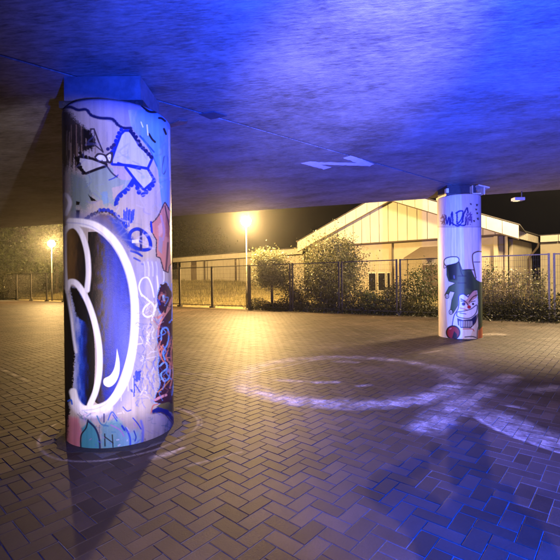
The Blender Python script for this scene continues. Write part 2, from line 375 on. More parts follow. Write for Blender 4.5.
    # big ovals
    p.stroke([(76,218),(92,219),(106,226),(119,240),(130,258),(138,282),(141,305),(140,335),(137,362),(128,388),(116,405),(102,415),(86,417)],10,(110,115,185),alpha=.55,soft=4,spray=0)
    p.grad([(88,232),(98,232),(108,237),(118,249),(127,268),(131,292),(131,330),(127,355),(119,380),(108,400),(98,404),(93,395),(98,372),(98,340),(94,312),(88,298)],[(84,BK),(96,BK),(98,(70,48,34)),(102,(50,42,56)),(105,(16,44,140)),(110,(6,26,150)),(119,(26,48,170)),(126,(6,28,160)),(132,(4,18,130))],noise=4.5)
    p.grad([(67,230),(72,228),(79,234),(84,250),(86,270),(85,288),(76,282),(68,280)],[(66,(130,95,50)),(73,(95,68,38)),(78,(38,28,22)),(86,BK)],noise=1.8)
    p.grad([(69,286),(76,288),(85,302),(93,330),(95,360),(93,390),(85,407),(77,402),(73,385),(75,350),(73,320)],[(70,(190,190,215)),(76,(140,150,195)),(80,(40,76,180)),(84,(16,32,110)),(88,BK),(96,BK)],noise=2.0)
    p.fill([(69,286),(77,288),(86,304),(90,330),(84,322),(76,316)],BK,soft=1,rag=.8)
    p.fill([(58,286),(67,286),(70,305),(73,330),(75,352),(73,380),(73,398),(70,408),(67,452),(58,452)],BK,soft=.7,rag=1.2)
    p.stroke([(64,228),(65,260),(66,284),(67,292)],3.2,WH,soft=.7); p.stroke([(67,292),(71,315),(74,340),(76,352)],2.4,(225,224,235),soft=.9)
    p.stroke([(64,232),(68,227),(75,226),(82,235),(87,252),(88.5,272),(87,290)],5.2,WH,soft=.7)
    p.stroke([(70,222),(84,223),(97,227),(110,237),(121,252),(130,274),(134.5,300),(134.5,330),(131,358),(124,382),(112,401),(100,408),(86,410)],8.0,WH,soft=.8)
    p.stroke([(67,288),(70,282),(77,284),(86,298),(94,320),(99,345),(99.5,370),(96,390),(90,405)],5.6,WH,soft=.7)
    p.stroke([(73,392),(76,402),(83,409),(95,411),(106,407)],7.5,WH,soft=.9); p.stroke([(72,404),(82,414),(100,414),(110,408)],5,(225,220,232),soft=1.8)
    p.fill([(117,349),(119.5,362),(119,374),(115,383),(109,387),(104,384.5),(104,379),(110,375.5),(114,369),(116,360)],WH,curve=True)
    # white tags
    p.fill([(138,262),(150,259),(160,262),(163,280),(156,300),(142,305),(138,285)],(165,165,215),alpha=.6,soft=3)
    p.stroke([(142,296),(139,287),(142,279),(148,278),(152,287),(154,297)],1.5,WH,alpha=.8); p.stroke([(141,294),(148,300),(154,306),(153,314),(147,317),(143,313),(145,307),(150,303)],1.7,WH,alpha=.85); p.stroke([(152,320),(156,306),(158,290),(157,276)],1.6,WH,alpha=.85)
    p.stroke([(158,250),(162,262),(164,276),(163,286)],1.4,WH,alpha=.8)
    for x in (145,149,153,157): p.stroke([(x-1,262),(x,268),(x,276)],1.1,(220,220,240),alpha=.8)
    # salmon figure
    SA=(206,138,118); DM=(58,26,48)
    q=[(165,203),(169,210),(172,214),(172,262),(169,266),(168,272),(164,270),(161,258),(157,256),(157,240),(152,231),(151,224),(155,221),(159,216)]
    p.stroke(q+[q[0]],2.2,(58,48,60),curve=False,rag=.4); p.fill(q,SA,rag=.4); p.fill([(165,214),(170,220),(171,240),(166,236)],(170,96,84),rag=.6,soft=1); p.fill([(158,226),(162,222),(163,232),(159,238)],(222,172,160),rag=.6,soft=.8); p.fill([(159,236),(163,238),(162,254),(158,250)],(170,150,160),rag=.4); p.stroke([(168,243),(167,258),(166,270)],2,(100,60,70)); p.stroke([(165,206),(167,216),(171,232)],1.3,(90,60,60)); p.stroke([(161,216),(164,230),(163,240)],2.2,(188,150,165)); p.stroke([(151,222),(152,232)],2,BL)
    # lower mural
    q=[(160,286),(166,282),(171,290),(176,300),(176,402),(172,406),(160,404),(154,402),(156,394),(160,384),(158,368),(159,350),(157,338),(158,328),(162,318),(158,308),(157,296)]
    p.fill(q,DM,rag=.8); p.stroke(q+[q[0]],1.1,(120,160,225),alpha=.7,rag=.4)
    p.stroke([(158,318),(163,314),(169,306),(172,298)],2.4,SA,rag=.4); p.stroke([(158,337),(159,326),(163,318),(170,308)],1.7,(196,130,112)); p.stroke([(163,298),(163.2,298)],9,(150,92,92)); p.stroke([(163,298),(163.2,298.3)],5,(60,40,60)); p.stroke([(163.5,296),(164,300)],2.2,(150,200,230))
    p.stroke([(161,285),(165,288),(167,300),(165,312)],2,(52,30,40)); p.stroke([(172,284),(173,300),(172,320)],1.6,(90,130,215))
    for a,c,w in [([(161,340),(162,330),(167,328),(169,336),(167,345),(163,352),(165,360)],(110,160,225),1.6),([(160,366),(165,362),(167,368),(161,374),(164,381),(169,378),(170,370)],(120,165,228),1.6),([(160,350),(163,345),(161,356),(164,362)],(205,120,100),1.3),([(168,350),(166,358),(170,364),(168,372)],(205,120,100),1.3),([(173,340),(171,356),(173,372),(170,388)],(198,120,100),1.4),([(158,392),(163,388),(170,380)],(200,130,80),1.2),([(155,400),(161,397),(166,395)],(205,140,150),2.4),([(172,395),(174,380),(173,366)],(90,150,215),1.3),([(168,332),(171,340),(168,348)],(200,130,112),1.5),([(160,356),(158,345)],(200,130,112),1.2),([(160,304),(158,300)],(30,60,180),2.2)]:
        p.stroke(a,w,c,rag=.4)
    p.fill([(160,404),(168,402),(176,405),(176,416),(171,412),(164,409),(156,407)],(108,100,62),rag=.4)
    p.fill([(152,410),(158,407),(168,410),(174,418),(174,424),(168,416),(160,413),(151,414)],(24,34,120),rag=.4); p.stroke([(151,414),(153,406),(158,404)],1.2,(190,110,100)); p.stroke([(152,414),(163,413),(173,424)],1.0,(90,70,80))
    p.fill([(146,414),(160,414),(172,424),(178,440),(150,450),(146,448)],(190,180,176),soft=1.5,rag=1)
    for k in range(46):
        x=RNG.uniform(158,174); y=RNG.uniform(288,402); q=[(x,y),(x+RNG.normal(0,2.5),y+RNG.uniform(1,6)),(x+RNG.normal(0,3),y+RNG.uniform(5,12))]
        p.stroke(q,RNG.uniform(.5,1.5),[(206,128,108),(96,140,215),(40,20,52),(150,92,84),(60,60,130)][k%5],alpha=RNG.uniform(.5,.95),rag=.5)
    for k in range(90):
        x=RNG.uniform(137,158); y=RNG.uniform(300,405); p.stroke([(x,y),(x+RNG.normal(0,3),y+RNG.normal(0,4)),(x+RNG.normal(0,5),y+RNG.normal(0,6))],RNG.uniform(.35,.9),[(90,110,200),(130,130,200),(225,220,235),(70,80,150)][k%4],alpha=RNG.uniform(.25,.6),rag=.4)
    for k in range(70):
        x=RNG.uniform(72,172); y=RNG.uniform(414,447); p.stroke([(x,y),(x+RNG.normal(0,3),y+RNG.normal(0,3)),(x+RNG.normal(0,5),y+RNG.normal(0,4))],RNG.uniform(.35,1.2),[(60,80,180),(120,110,180),(40,110,140),(190,150,200),(30,40,90)][k%5],alpha=RNG.uniform(.2,.6),rag=.5)
    # uneven darkening towards the foot of the shaft
    zz=Z.ravel(); gm=np.clip(1-zz/.16,0,1)*(.4+.6*vnoise(T.ravel()*22,zz*9,44)); p.img*=(1-.6*gm)[:,None]
    # bottom
    p.fill([(69,416),(78,418),(82,432),(80,450),(66,450),(68,430)],(206,128,140),soft=1.6,rag=1,alpha=.9)
    p.fill([(82,428),(90,420),(97,428),(101,452),(80,452)],(70,150,160),soft=1,rag=.6); p.fill([(101,424),(118,418),(128,430),(128,452),(101,452)],(90,165,180),soft=2,rag=1,alpha=.8); p.fill([(120,432),(140,430),(142,452),(120,452)],(130,180,205),soft=3,rag=1,alpha=.8)
    p.stroke([(81,452),(81,436),(86,428),(88,420)],1.4,(36,34,52)); p.stroke([(88,421),(95,428),(99,438),(100,450)],1.9,(26,40,84))
    p.stroke([(104.7,434),(105,446)],1.2,(18,20,30),curve=False); p.stroke([(105,437),(113,443)],1.1,(18,20,30),curve=False); p.stroke([(112.3,435),(113,447)],1.2,(18,20,30),curve=False)
    p.stroke([(104,414),(104,422)],1.3,(30,40,110)); p.stroke([(97,416),(101,424),(108,426)],1.3,(60,120,170)); p.stroke([(108,420),(112,412),(117,418)],1.2,(50,90,190))
    p.stroke([(126,428),(130,438),(130,449)],2.0,(60,90,200)); p.stroke([(122,426),(124.5,430)],2,(30,60,190)); p.stroke([(111,425),(120,430),(124,436)],1.3,(180,120,205),alpha=.8)
    p.stroke([(141,421),(143,430),(142,446)],2.2,(60,90,220),soft=1,alpha=.7); p.stroke([(134,431),(136,437),(135,441)],1.2,(30,50,160)); p.stroke([(133,418),(138,424),(141,429)],1.2,(30,60,190)); p.stroke([(123,407),(127,411),(131,410)],1.1,(30,60,190)); p.stroke([(113,415),(117,421)],1.1,(30,60,190))
    p.fill([(135,371),(141,370),(140,380),(135,382)],BL,rag=1.0); p.stroke([(134,376),(134,396)],1.5,BL,rag=.6); p.stroke([(135,384),(140,392)],1.2,BL,rag=.5); p.fill([(130,389),(135,390),(135,393),(131,392)],BL)
    for k in range(34):
        x=RNG.uniform(137,156); y=RNG.uniform(322,402); a=[(x,y),(x+RNG.uniform(-3,3),y+RNG.uniform(2,6)),(x+RNG.uniform(-4,4),y+RNG.uniform(5,11))]; p.stroke(a,RNG.uniform(.6,1.3),(70,90,205) if RNG.random()<.6 else (232,230,244),alpha=.55,rag=.3)
    for k in range(26):
        x=RNG.uniform(84,140); y=RNG.uniform(410,445); p.stroke([(x,y),(x+RNG.uniform(-4,4),y+RNG.uniform(-3,5))],RNG.uniform(.6,1.3),[(70,90,200),(170,120,205),(50,130,170),(225,220,240)][k%4],alpha=.6)
    p.stroke([(68,401),(71,400),(72,404)],1.6,(50,100,220)); p.stroke([(66,446),(90,449.5),(120,449),(150,441),(174,431)],1.6,(150,175,215),alpha=.5,rag=.7,soft=.8)
    for q in ([(70,222),(84,223),(97,227),(110,237),(121,252),(130,274),(134.5,300),(134.5,330),(131,358),(124,382),(112,401),(100,408),(86,410)],): p.stroke([(a-3.6,b+.6) for a,b in q],.8,(60,80,190),alpha=.5,soft=.8)
    for x in (100,112,121,128,133): p.stroke([(x,408-abs(x-100)*.9),(x+.2,408-abs(x-100)*.9+RNG.uniform(8,20))],.9,(225,222,232),alpha=.8,curve=False,w1=.5)
    # the far side: two plain tags
    n=vnoise(T.ravel()*5,Z.ravel()*2.2,9); far=~p.vis; blk=far&(n>.62)&(Z.ravel()<2.2)&(Z.ravel()>.25); p.img[blk]=srgb((60,64,120))
    p.img*=(1+RNG.normal(0,.05,len(p.img)))[:,None].clip(.7,1.3)
    weather(p,T,Z,.13); return p.image('graffiti_left')
def paint_P2():
    T,Z,U,V,vis=pillar_grid(P2,P2TOP,1500,1400); p=Painter(U,V,vis,srgb((228,214,192)))
    BK=(22,20,24); GR=(74,92,52); WH=(240,238,236)
    p.fill([(430,190),(490,190),(490,227),(430,227)],(196,184,170),rag=.4)
    for k in range(16):
        x=RNG.uniform(438,483); p.stroke([(x,196),(x+.3,RNG.uniform(240,300))],RNG.uniform(.4,1.2),(170,170,190),alpha=.4,soft=.6)
    for a in [[(446,216),(447,224),(449,217),(450,225),(452,212),(453,225)],[(450,222),(458,226),(463,221)],[(456,213),(460,211),(463,212),(461,220),(458,224),(465,225),(466,217)],[(457,224),(457,213)],[(462,222),(464,214),(467,208),(468,213)]]: p.stroke(a,1.5,(22,30,100),rag=.4)
    for k in range(12): p.stroke([(RNG.uniform(440,446),RNG.uniform(214,226)),(RNG.uniform(440,446),RNG.uniform(214,226))],.8,(120,70,80))
    for k in range(16): p.stroke([(RNG.uniform(466,472),RNG.uniform(212,226)),(RNG.uniform(466,472),RNG.uniform(212,226))],.8,(90,66,110))
    for c in [(477,205),(476,209.5),(477,213),(471,204),(474,221),(478,219)]: p.fill([(c[0]-1,c[1]-1),(c[0]+1,c[1]-1),(c[0]+.9,c[1]+1),(c[0]-.8,c[1]+.8)],(66,46,50),rag=.5)
    p.stroke([(438,227),(484,227)],.6,(120,100,110),alpha=.7)
    # jester mural
    G=[(447,266),(453,264),(459,262),(462,270),(466,270),(471,270),(474,277),(477,281),(484,280),(484,330),(479,330),(478,305),(476,294),(468,294),(461,300),(456,308),(453,313),(450.5,310),(452,300),(455,292),(450,291),(447,297),(445,295),(449,287),(456,283),(449,281),(447,275)]
    p.stroke(G+[G[0]],1.1,BK,curve=False); p.fill(G,GR,rag=.3); p.fill([(447,266),(457,263),(457,280),(449,280)],(26,34,26),soft=1); p.fill([(466,271),(472,272),(474,292),(466,288)],(52,64,40),soft=1.2)
    p.stroke([(454,276),(454.3,278)],1.5,(90,96,110)); p.stroke([(458,276),(466,276)],.8,BK); p.stroke([(458,283),(466,283)],.8,BK); p.stroke([(459,262),(461,272),(463,276)],.9,BK)
    p.fill([(444,263),(445,259),(450,257),(457,257),(459,260),(456,263),(449,264.5)],WH,curve=True); p.stroke([(446,266),(444,263),(445,259),(450,257),(457,257),(459,260),(457,263),(450,265),(446,266)],1.0,BK); p.stroke([(444,263),(444,268),(447,267)],.8,BK)
    p.fill([(473,262),(472.5,256),(476,252),(484,252),(484,280),(476,279),(475,270)],WH,curve=True); p.stroke([(476,278),(474,268),(472.6,260),(473,254),(478,251.5),(484,252)],1.3,(110,84,54)); p.stroke([(474,262),(480,262)],.9,(110,84,54)); p.stroke([(463,270),(469,269.5),(474,270)],.9,BK)
    for c in [(447,295.5),(450.8,311.5)]: p.stroke([c,(c[0]+.1,c[1]+1.2)],4.2,BK); p.stroke([c,(c[0]+.1,c[1]+1.2)],2.7,(214,196,168)); p.stroke([c,(c[0],c[1]+1.5)],.6,BK)
    F=[(459,296),(463,294),(468,297),(473,291),(477,290),(478,300),(478,314),(474,326),(470,338),(459,338),(455,328),(452,327),(454,316),(458,310)]
    p.fill(F,WH,rag=.2); p.fill([(468,298),(473,291),(477,291),(477,297),(472,301),(468,306),(464,302)],(208,158,134)); p.stroke([(469,302),(473,297),(477,295)],1.0,(60,36,36)); p.stroke([(468,297),(473,291),(477,290)],1,(70,44,40))
    p.stroke([(452,327),(454,316),(458,309),(459,303),(459,296),(463,294),(468,297)],1.0,(24,34,110)); p.stroke([(461,299),(465,301)],1.1,(24,34,110))
    p.stroke([(463.5,304),(463.7,304)],3.4,(20,28,90)); p.stroke([(461,301),(466,302),(468,305)],.9,BK); p.stroke([(473,304),(473.1,304)],2.2,BK); p.stroke([(471,302),(475,301)],.8,BK)
    p.stroke([(469,307),(469.2,307)],3.6,(190,26,30)); p.stroke([(460,308),(464,309),(467,310)],1,(200,120,110))
    p.fill([(457,312),(464,311),(471,309),(477,305),(476,313),(470,318),(462,318),(457,316)],WH,curve=True); p.stroke([(457,312),(464,311),(471,309),(477,305),(476,313),(470,318),(462,318),(457,316),(457,312)],.9,(20,26,80)); p.stroke([(460,313),(466,314)],.8,(40,60,150))
    p.fill([(457,318),(463,320),(471,319),(477,314),(476,322),(471,328),(461,328),(458,325)],(30,36,84)); 
    for k in range(8): x=459.5+k*1.75; p.stroke([(x,321.5),(x+.1,326.5)],.85,(228,226,232),curve=False)
    p.stroke([(470,328),(475,323),(478,314)],.9,(80,50,40)); p.stroke([(463,329),(472,329),(474,331)],.8,(190,60,40))
    p.stroke([(453,332.5),(453.2,332.5)],14.5,BK); p.stroke([(453,332.5),(453.2,332.6)],11.8,(158,38,36)); p.fill([(452,338),(454,331),(457,334),(457,339)],BK); p.stroke([(450,329),(451,328.5)],1.2,(215,110,100))
    p.fill([(478,331),(484,325),(484,340),(477.5,340)],(214,120,66)); p.stroke([(465,337),(472,336.5),(476,337.5)],1.0,(50,50,80)); p.stroke([(477,340),(478,328),(483,322)],.8,(80,70,40))
    n=vnoise(T.ravel()*6,Z.ravel()*3,12); far=~p.vis; blk=far&(n>.68)&(Z.ravel()<2.0)&(Z.ravel()>.3); p.img[blk]=srgb((70,90,60))
    weather(p,T,Z,.07,6); return p.image('graffiti_right')

def bearing_block(root,c,top,wide,deep,off=0,mat='rubber'):
    for sx in (-1,1):
        for q in (0,1):
            bx=c[0]+off+sx*(wide/2-.05-.16*q); MB().tube([(bx,c[1]-deep/2-.012,top+.022),(bx,c[1]-deep/2-.001,top+.022)],.014,6).build('bolt',M['steel'],root)
    z1=deck_z(c[0])+.02
    MB().abox(c[0]-wide/2+off,c[0]+wide/2+off,c[1]-deep/2,c[1]+deep/2,top-.01,top+.05).build('bearing_plate',M['darksteel'],root)
    MB().abox(c[0]-wide/2+.03+off,c[0]+wide/2-.03+off,c[1]-deep/2+.03,c[1]+deep/2-.03,top+.052,z1-.04).build('bearing',M[mat],root)
pil1=empty('concrete_pillar',(*P1,0),'thick near concrete pillar on the left covered in propeller and white-outlined bubble graffiti','pillar','graffiti pillars under the bridge')
shaft(P1,P1TOP,graffiti_mat('graffiti_left_paint',paint_P1()),pil1); bearing_block(pil1,P1,P1TOP,.74,.62,-.03,'blockc')
pil2=empty('concrete_pillar',(*P2,0),'far white pillar on the right with a painted green-hatted grinning jester face','pillar','graffiti pillars under the bridge')
shaft(P2,P2TOP,graffiti_mat('graffiti_right_paint',paint_P2(),.5),pil2); bearing_block(pil2,P2,P2TOP,.74,.6,-.05)
mb=MB(); x,y=P2[0]+.30,P2[1]-.40
mb.abox(x-.16,x-.145,y,y+.3,P2TOP,P2TOP+.2); mb.abox(x+.10,x+.13,y,y+.3,P2TOP,P2TOP+.16); mb.abox(x-.16,x+.05,y+.02,y+.3,P2TOP+.001,P2TOP+.03)
mb.box((x-.03,y-.03,P2TOP+.185),(.25,0,-.06),(0,.34,0),(0,0,.03)); mb.build('bracket',M['bracket'],pil2)
MB().abox(P2[0]-.42,P2[0]-.36,P2[1]-.30,P2[1]-.2,P2TOP+.06,P2TOP+.16).build('junction_box',M['bracket'],pil2)

# ------------------------------------------------------------------ bridge deck
def deck_mat():
    m,nt,b=new_mat('board_marked_concrete'); L=nt.links.new
    g=N(nt,'ShaderNodeNewGeometry')
    mp=N(nt,'ShaderNodeMapping'); mp.inputs['Scale'].default_value=(3.0,14.0,1); mp.inputs['Rotation'].default_value=(0,0,R(5)); L(g.outputs['Position'],mp.inputs[0])
    n=N(nt,'ShaderNodeTexNoise',Scale=3.0,Detail=10.0,Roughness=.72); L(mp.outputs[0],n.inputs[0])
    mp2=N(nt,'ShaderNodeMapping'); mp2.inputs['Scale'].default_value=(1.0,1.6,1); L(g.outputs['Position'],mp2.inputs[0])
    n2=N(nt,'ShaderNodeTexNoise',Scale=1.1,Detail=9.0,Roughness=.7); L(mp2.outputs[0],n2.inputs[0])
    w=N(nt,'ShaderNodeTexWave',wave_type='BANDS',bands_direction='Y',Scale=1.6,Distortion=1.2,Detail=3.0); L(g.outputs['Position'],w.inputs[0])
    w.inputs['Detail Scale'].default_value=2.0
    ad=N(nt,'ShaderNodeMath',operation='ADD'); L(n.outputs['Fac'],ad.inputs[0]); L(n2.outputs['Fac'],ad.inputs[1])
    r=N(nt,'ShaderNodeValToRGB'); r.color_ramp.elements[0].position=.62; r.color_ramp.elements[1].position=1.0+.32
    r.color_ramp.elements[0].position=.40; r.color_ramp.elements[1].position=.62
    r.color_ramp.elements[0].color=(.085,.074,.066,1); r.color_ramp.elements[1].color=(.32,.30,.28,1)
    hf=N(nt,'ShaderNodeMath',operation='MULTIPLY'); hf.inputs[1].default_value=.5; L(ad.outputs[0],hf.inputs[0]); L(hf.outputs[0],r.inputs[0]); L(r.outputs[0],b.inputs['Base Color'])
    b.inputs['Roughness'].default_value=.62
    a2=N(nt,'ShaderNodeMath',operation='MULTIPLY_ADD'); a2.inputs[1].default_value=.25; L(w.outputs['Fac'],a2.inputs[0]); L(n.outputs['Fac'],a2.inputs[2])
    vo=N(nt,'ShaderNodeTexVoronoi',Scale=26.0); L(g.outputs['Position'],vo.inputs['Vector'])
    pm=N(nt,'ShaderNodeMapRange'); pm.inputs[1].default_value=.0; pm.inputs[2].default_value=.16; pm.inputs[3].default_value=0; pm.inputs[4].default_value=.22; L(vo.outputs['Distance'],pm.inputs[0])
    n9=N(nt,'ShaderNodeTexNoise',Scale=55.0,Detail=4.0,Roughness=.7); L(g.outputs['Position'],n9.inputs[0])
    a3=N(nt,'ShaderNodeMath',operation='ADD'); L(a2.outputs[0],a3.inputs[0]); L(pm.outputs[0],a3.inputs[1]); a4=N(nt,'ShaderNodeMath',operation='MULTIPLY_ADD'); a4.inputs[1].default_value=.45; L(n9.outputs['Fac'],a4.inputs[0]); L(a3.outputs[0],a4.inputs[2])
    bp=N(nt,'ShaderNodeBump',Strength=.5,Distance=.018); L(a4.outputs[0],bp.inputs['Height']); L(bp.outputs[0],b.inputs['Normal']); return m
M['deck']=deck_mat()
deck=empty('bridge_deck',(0,10.9,DECK_A),'wide concrete underside of the road bridge overhead with board marks and a long joint','bridge')
YE=10.9
def deck_poly(pts,dz0,dz1): 
    mb=MB(); mb.prism([(x,y,deck_z(x)+dz0) for x,y in pts],(0,0,dz1-dz0)); return mb
jd=Vector((P2[0]-P1[0],P2[1]-P1[1])).normalized()
def jy(x): return P1[1]+(x-P1[0])*jd.y/jd.x
g=.018
# two slabs either side of the long joint (joint is a real gap)
deck_poly([(-30,-14),(YE and (jy(0),)[0]*0+ (P1[0]+( -14-P1[1])*jd.x/jd.y)-g*1.4,-14),(P1[0]+(YE-P1[1])*jd.x/jd.y-g*1.4,YE),(-30,YE)],0,.8).build('slab',M['deck'],deck)
deck_poly([((P1[0]+(-14-P1[1])*jd.x/jd.y)+g*1.4,-14),(34,-14),(34,YE),(P1[0]+(YE-P1[1])*jd.x/jd.y+g*1.4,YE)],0,.8).build('slab',M['deck'],deck)
deck_poly([((P1[0]+(-13.9-P1[1])*jd.x/jd.y)-.1,-13.9),((P1[0]+(-13.9-P1[1])*jd.x/jd.y)+.1,-13.9),(P1[0]+(YE-.05-P1[1])*jd.x/jd.y+.1,YE-.05),(P1[0]+(YE-.05-P1[1])*jd.x/jd.y-.1,YE-.05)],.81,.83).build('joint_cover',M['rubber'],deck)
deck_poly([((P1[0]+(-13.9-P1[1])*jd.x/jd.y)-g*1.35,-13.9),((P1[0]+(-13.9-P1[1])*jd.x/jd.y)+g*1.35,-13.9),(P1[0]+(YE-.05-P1[1])*jd.x/jd.y+g*1.35,YE-.05),(P1[0]+(YE-.05-P1[1])*jd.x/jd.y-g*1.35,YE-.05)],.012,.05).build('joint_seal',M['rubber'],deck)
def deck_decal(name,px,mat,t=.002,jit=.012):
    pts=[on_deck(*q) for q in px]; P_=[]
    for i in range(len(pts)):
        a_,b_=Vector(pts[i]),Vector(pts[(i+1)%len(pts)]); m_=max(1,int((b_-a_).length/.05))
        for j in range(m_): q=a_.lerp(b_,j/m_); P_.append((q.x+random.uniform(-jit,jit)*(t<.01),q.y+random.uniform(-jit,jit)*(t<.01)))
    pts=P_; a=sum(pts[i][0]*pts[(i+1)%len(pts)][1]-pts[(i+1)%len(pts)][0]*pts[i][1] for i in range(len(pts)))
    if a<0: pts=pts[::-1]
    deck_poly(pts,-t,-.001).build(name,mat,deck)
deck_decal('painted_arrow',[(301,163.2),(311,161.3),(319,162.2),(357,163),(343,157.8),(350,155.6),(357,157.2),(374,163.8),(370,166.1),(358,165.6),(319,164.6),(332,167.3),(324,169.4)],M['patch_pale'])
deck_decal('patch_plate',[(199,113.5),(214,111),(227,115.2),(211,118.6)],M['plate_dark'],.012)
deck_decal('rusty_plate',[(170,123.5),(179,120.2),(188,120.4),(186,123.0),(171,126.5)],M['plate_rust'],.012)
# a small lamp housing hung from the deck edge
fx=ray(518,199); d=10.75; bx,bz=fx[0]*d,H_EYE+fx[2]*d
lh=empty('lamp_housing',(bx,d,bz),'small pale lamp box hanging from the dark bridge edge at the right','lamp')
MB().abox(bx-.135,bx+.135,d-.09,d+.09,bz-.045,bz+.03).build('housing',M['bracket'],lh)
MB().abox(bx-.11,bx+.02,d-.06,d+.06,bz-.06,bz-.046).build('diffuser',emit('dim_diffuser',(1,.85,.5),1.2),lh)
MB().tube([(bx+.1,d,bz+.03),(bx+.1,d,deck_z(bx)+.01)],.015,8).build('stem',M['darksteel'],lh)

# ------------------------------------------------------------------ pavement
def chalk_mask():
    n=2048; x0,x1,y0,y1=-5.,9.,1.,15.
    X,Y=np.meshgrid(x0+(np.arange(n)+.5)/n*(x1-x0),y0+(np.arange(n)+.5)/n*(y1-y0))
    p=Painter(X,Y,np.ones_like(X,bool),np.zeros(3,np.float32)); W1=(255,255,255)
    def g(v): return (int(255*v),)*3
    def ring(cx,cy,rx,ry,w,a,t0=0,t1=360,soft=.05):
        p.stroke([(cx+rx*math.cos(R(t)),cy+ry*math.sin(R(t))) for t in np.linspace(t0,t1,48)],w,W1,alpha=a,soft=soft,curve=False,rag=.03)
    # large ring
    ring(.97,5.85,1.52,1.33,.30,.30,soft=.10)
    ring(.90,5.80,1.50,1.36,.24,.80,205,330,soft=.08); ring(.95,5.85,1.50,1.36,.14,.28,20,170,soft=.06)
    for q,w,a in [([on_ground(279,380),on_ground(315,382)],.10,.6),([on_ground(316,382.5),on_ground(333,382)],.12,.7),([on_ground(357,386),on_ground(369,385)],.08,.5),([on_ground(338,361.5),on_ground(352,362)],.16,.55),
                  ([on_ground(510,376),on_ground(470,400)],.22,.42),([on_ground(462,404),on_ground(425,428)],.26,.7),
                  ([on_ground(178,373.5),on_ground(212,374.5)],.06,.35),([on_ground(257,372),on_ground(325,358)],.07,.35),
                  ([on_ground(0,368),on_ground(30,382)],.05,.3),([on_ground(0,397),on_ground(52,386)],.05,.22),
                  ([on_ground(158,457),on_ground(172,453.5)],.075,.8),([on_ground(172,452.8),on_ground(185,448)],.035,.6),
                  ([on_ground(480,334.5),on_ground(500,334)],.35,.55),([on_ground(536,390),on_ground(558,387)],.22,.2),([on_ground(511,406),on_ground(523,408)],.07,.35),
                  ([on_ground(420,354),on_ground(443,350)],.05,.3),([on_ground(548,339),on_ground(572,338)],.3,.3),([on_ground(190,466),on_ground(240,452)],.03,.3)]:
        p.stroke(q,w,W1,alpha=a,soft=w*.35,curve=False,rag=.03)
    ring(3.60,3.95,1.42,1.20,.40,.50,176,300,soft=.05); ring(3.55,3.95,1.58,1.36,.05,.8,178,270,soft=.02)
    # thin chalk circle round the near pillar
    ring(P1[0],P1[1]-.01,.70,.70,.018,.75,soft=.012); ring(P1[0]+.06,P1[1],.67,.69,.014,.4,-60,60,soft=.01)
    a=p.img[:,0]; a*=(.72+.5*vnoise((X*7).ravel(),(Y*7).ravel(),4)); p.img[:]=np.clip(a,0,1)[:,None]
    return p.image('chalk'),(x0,x1,y0,y1)
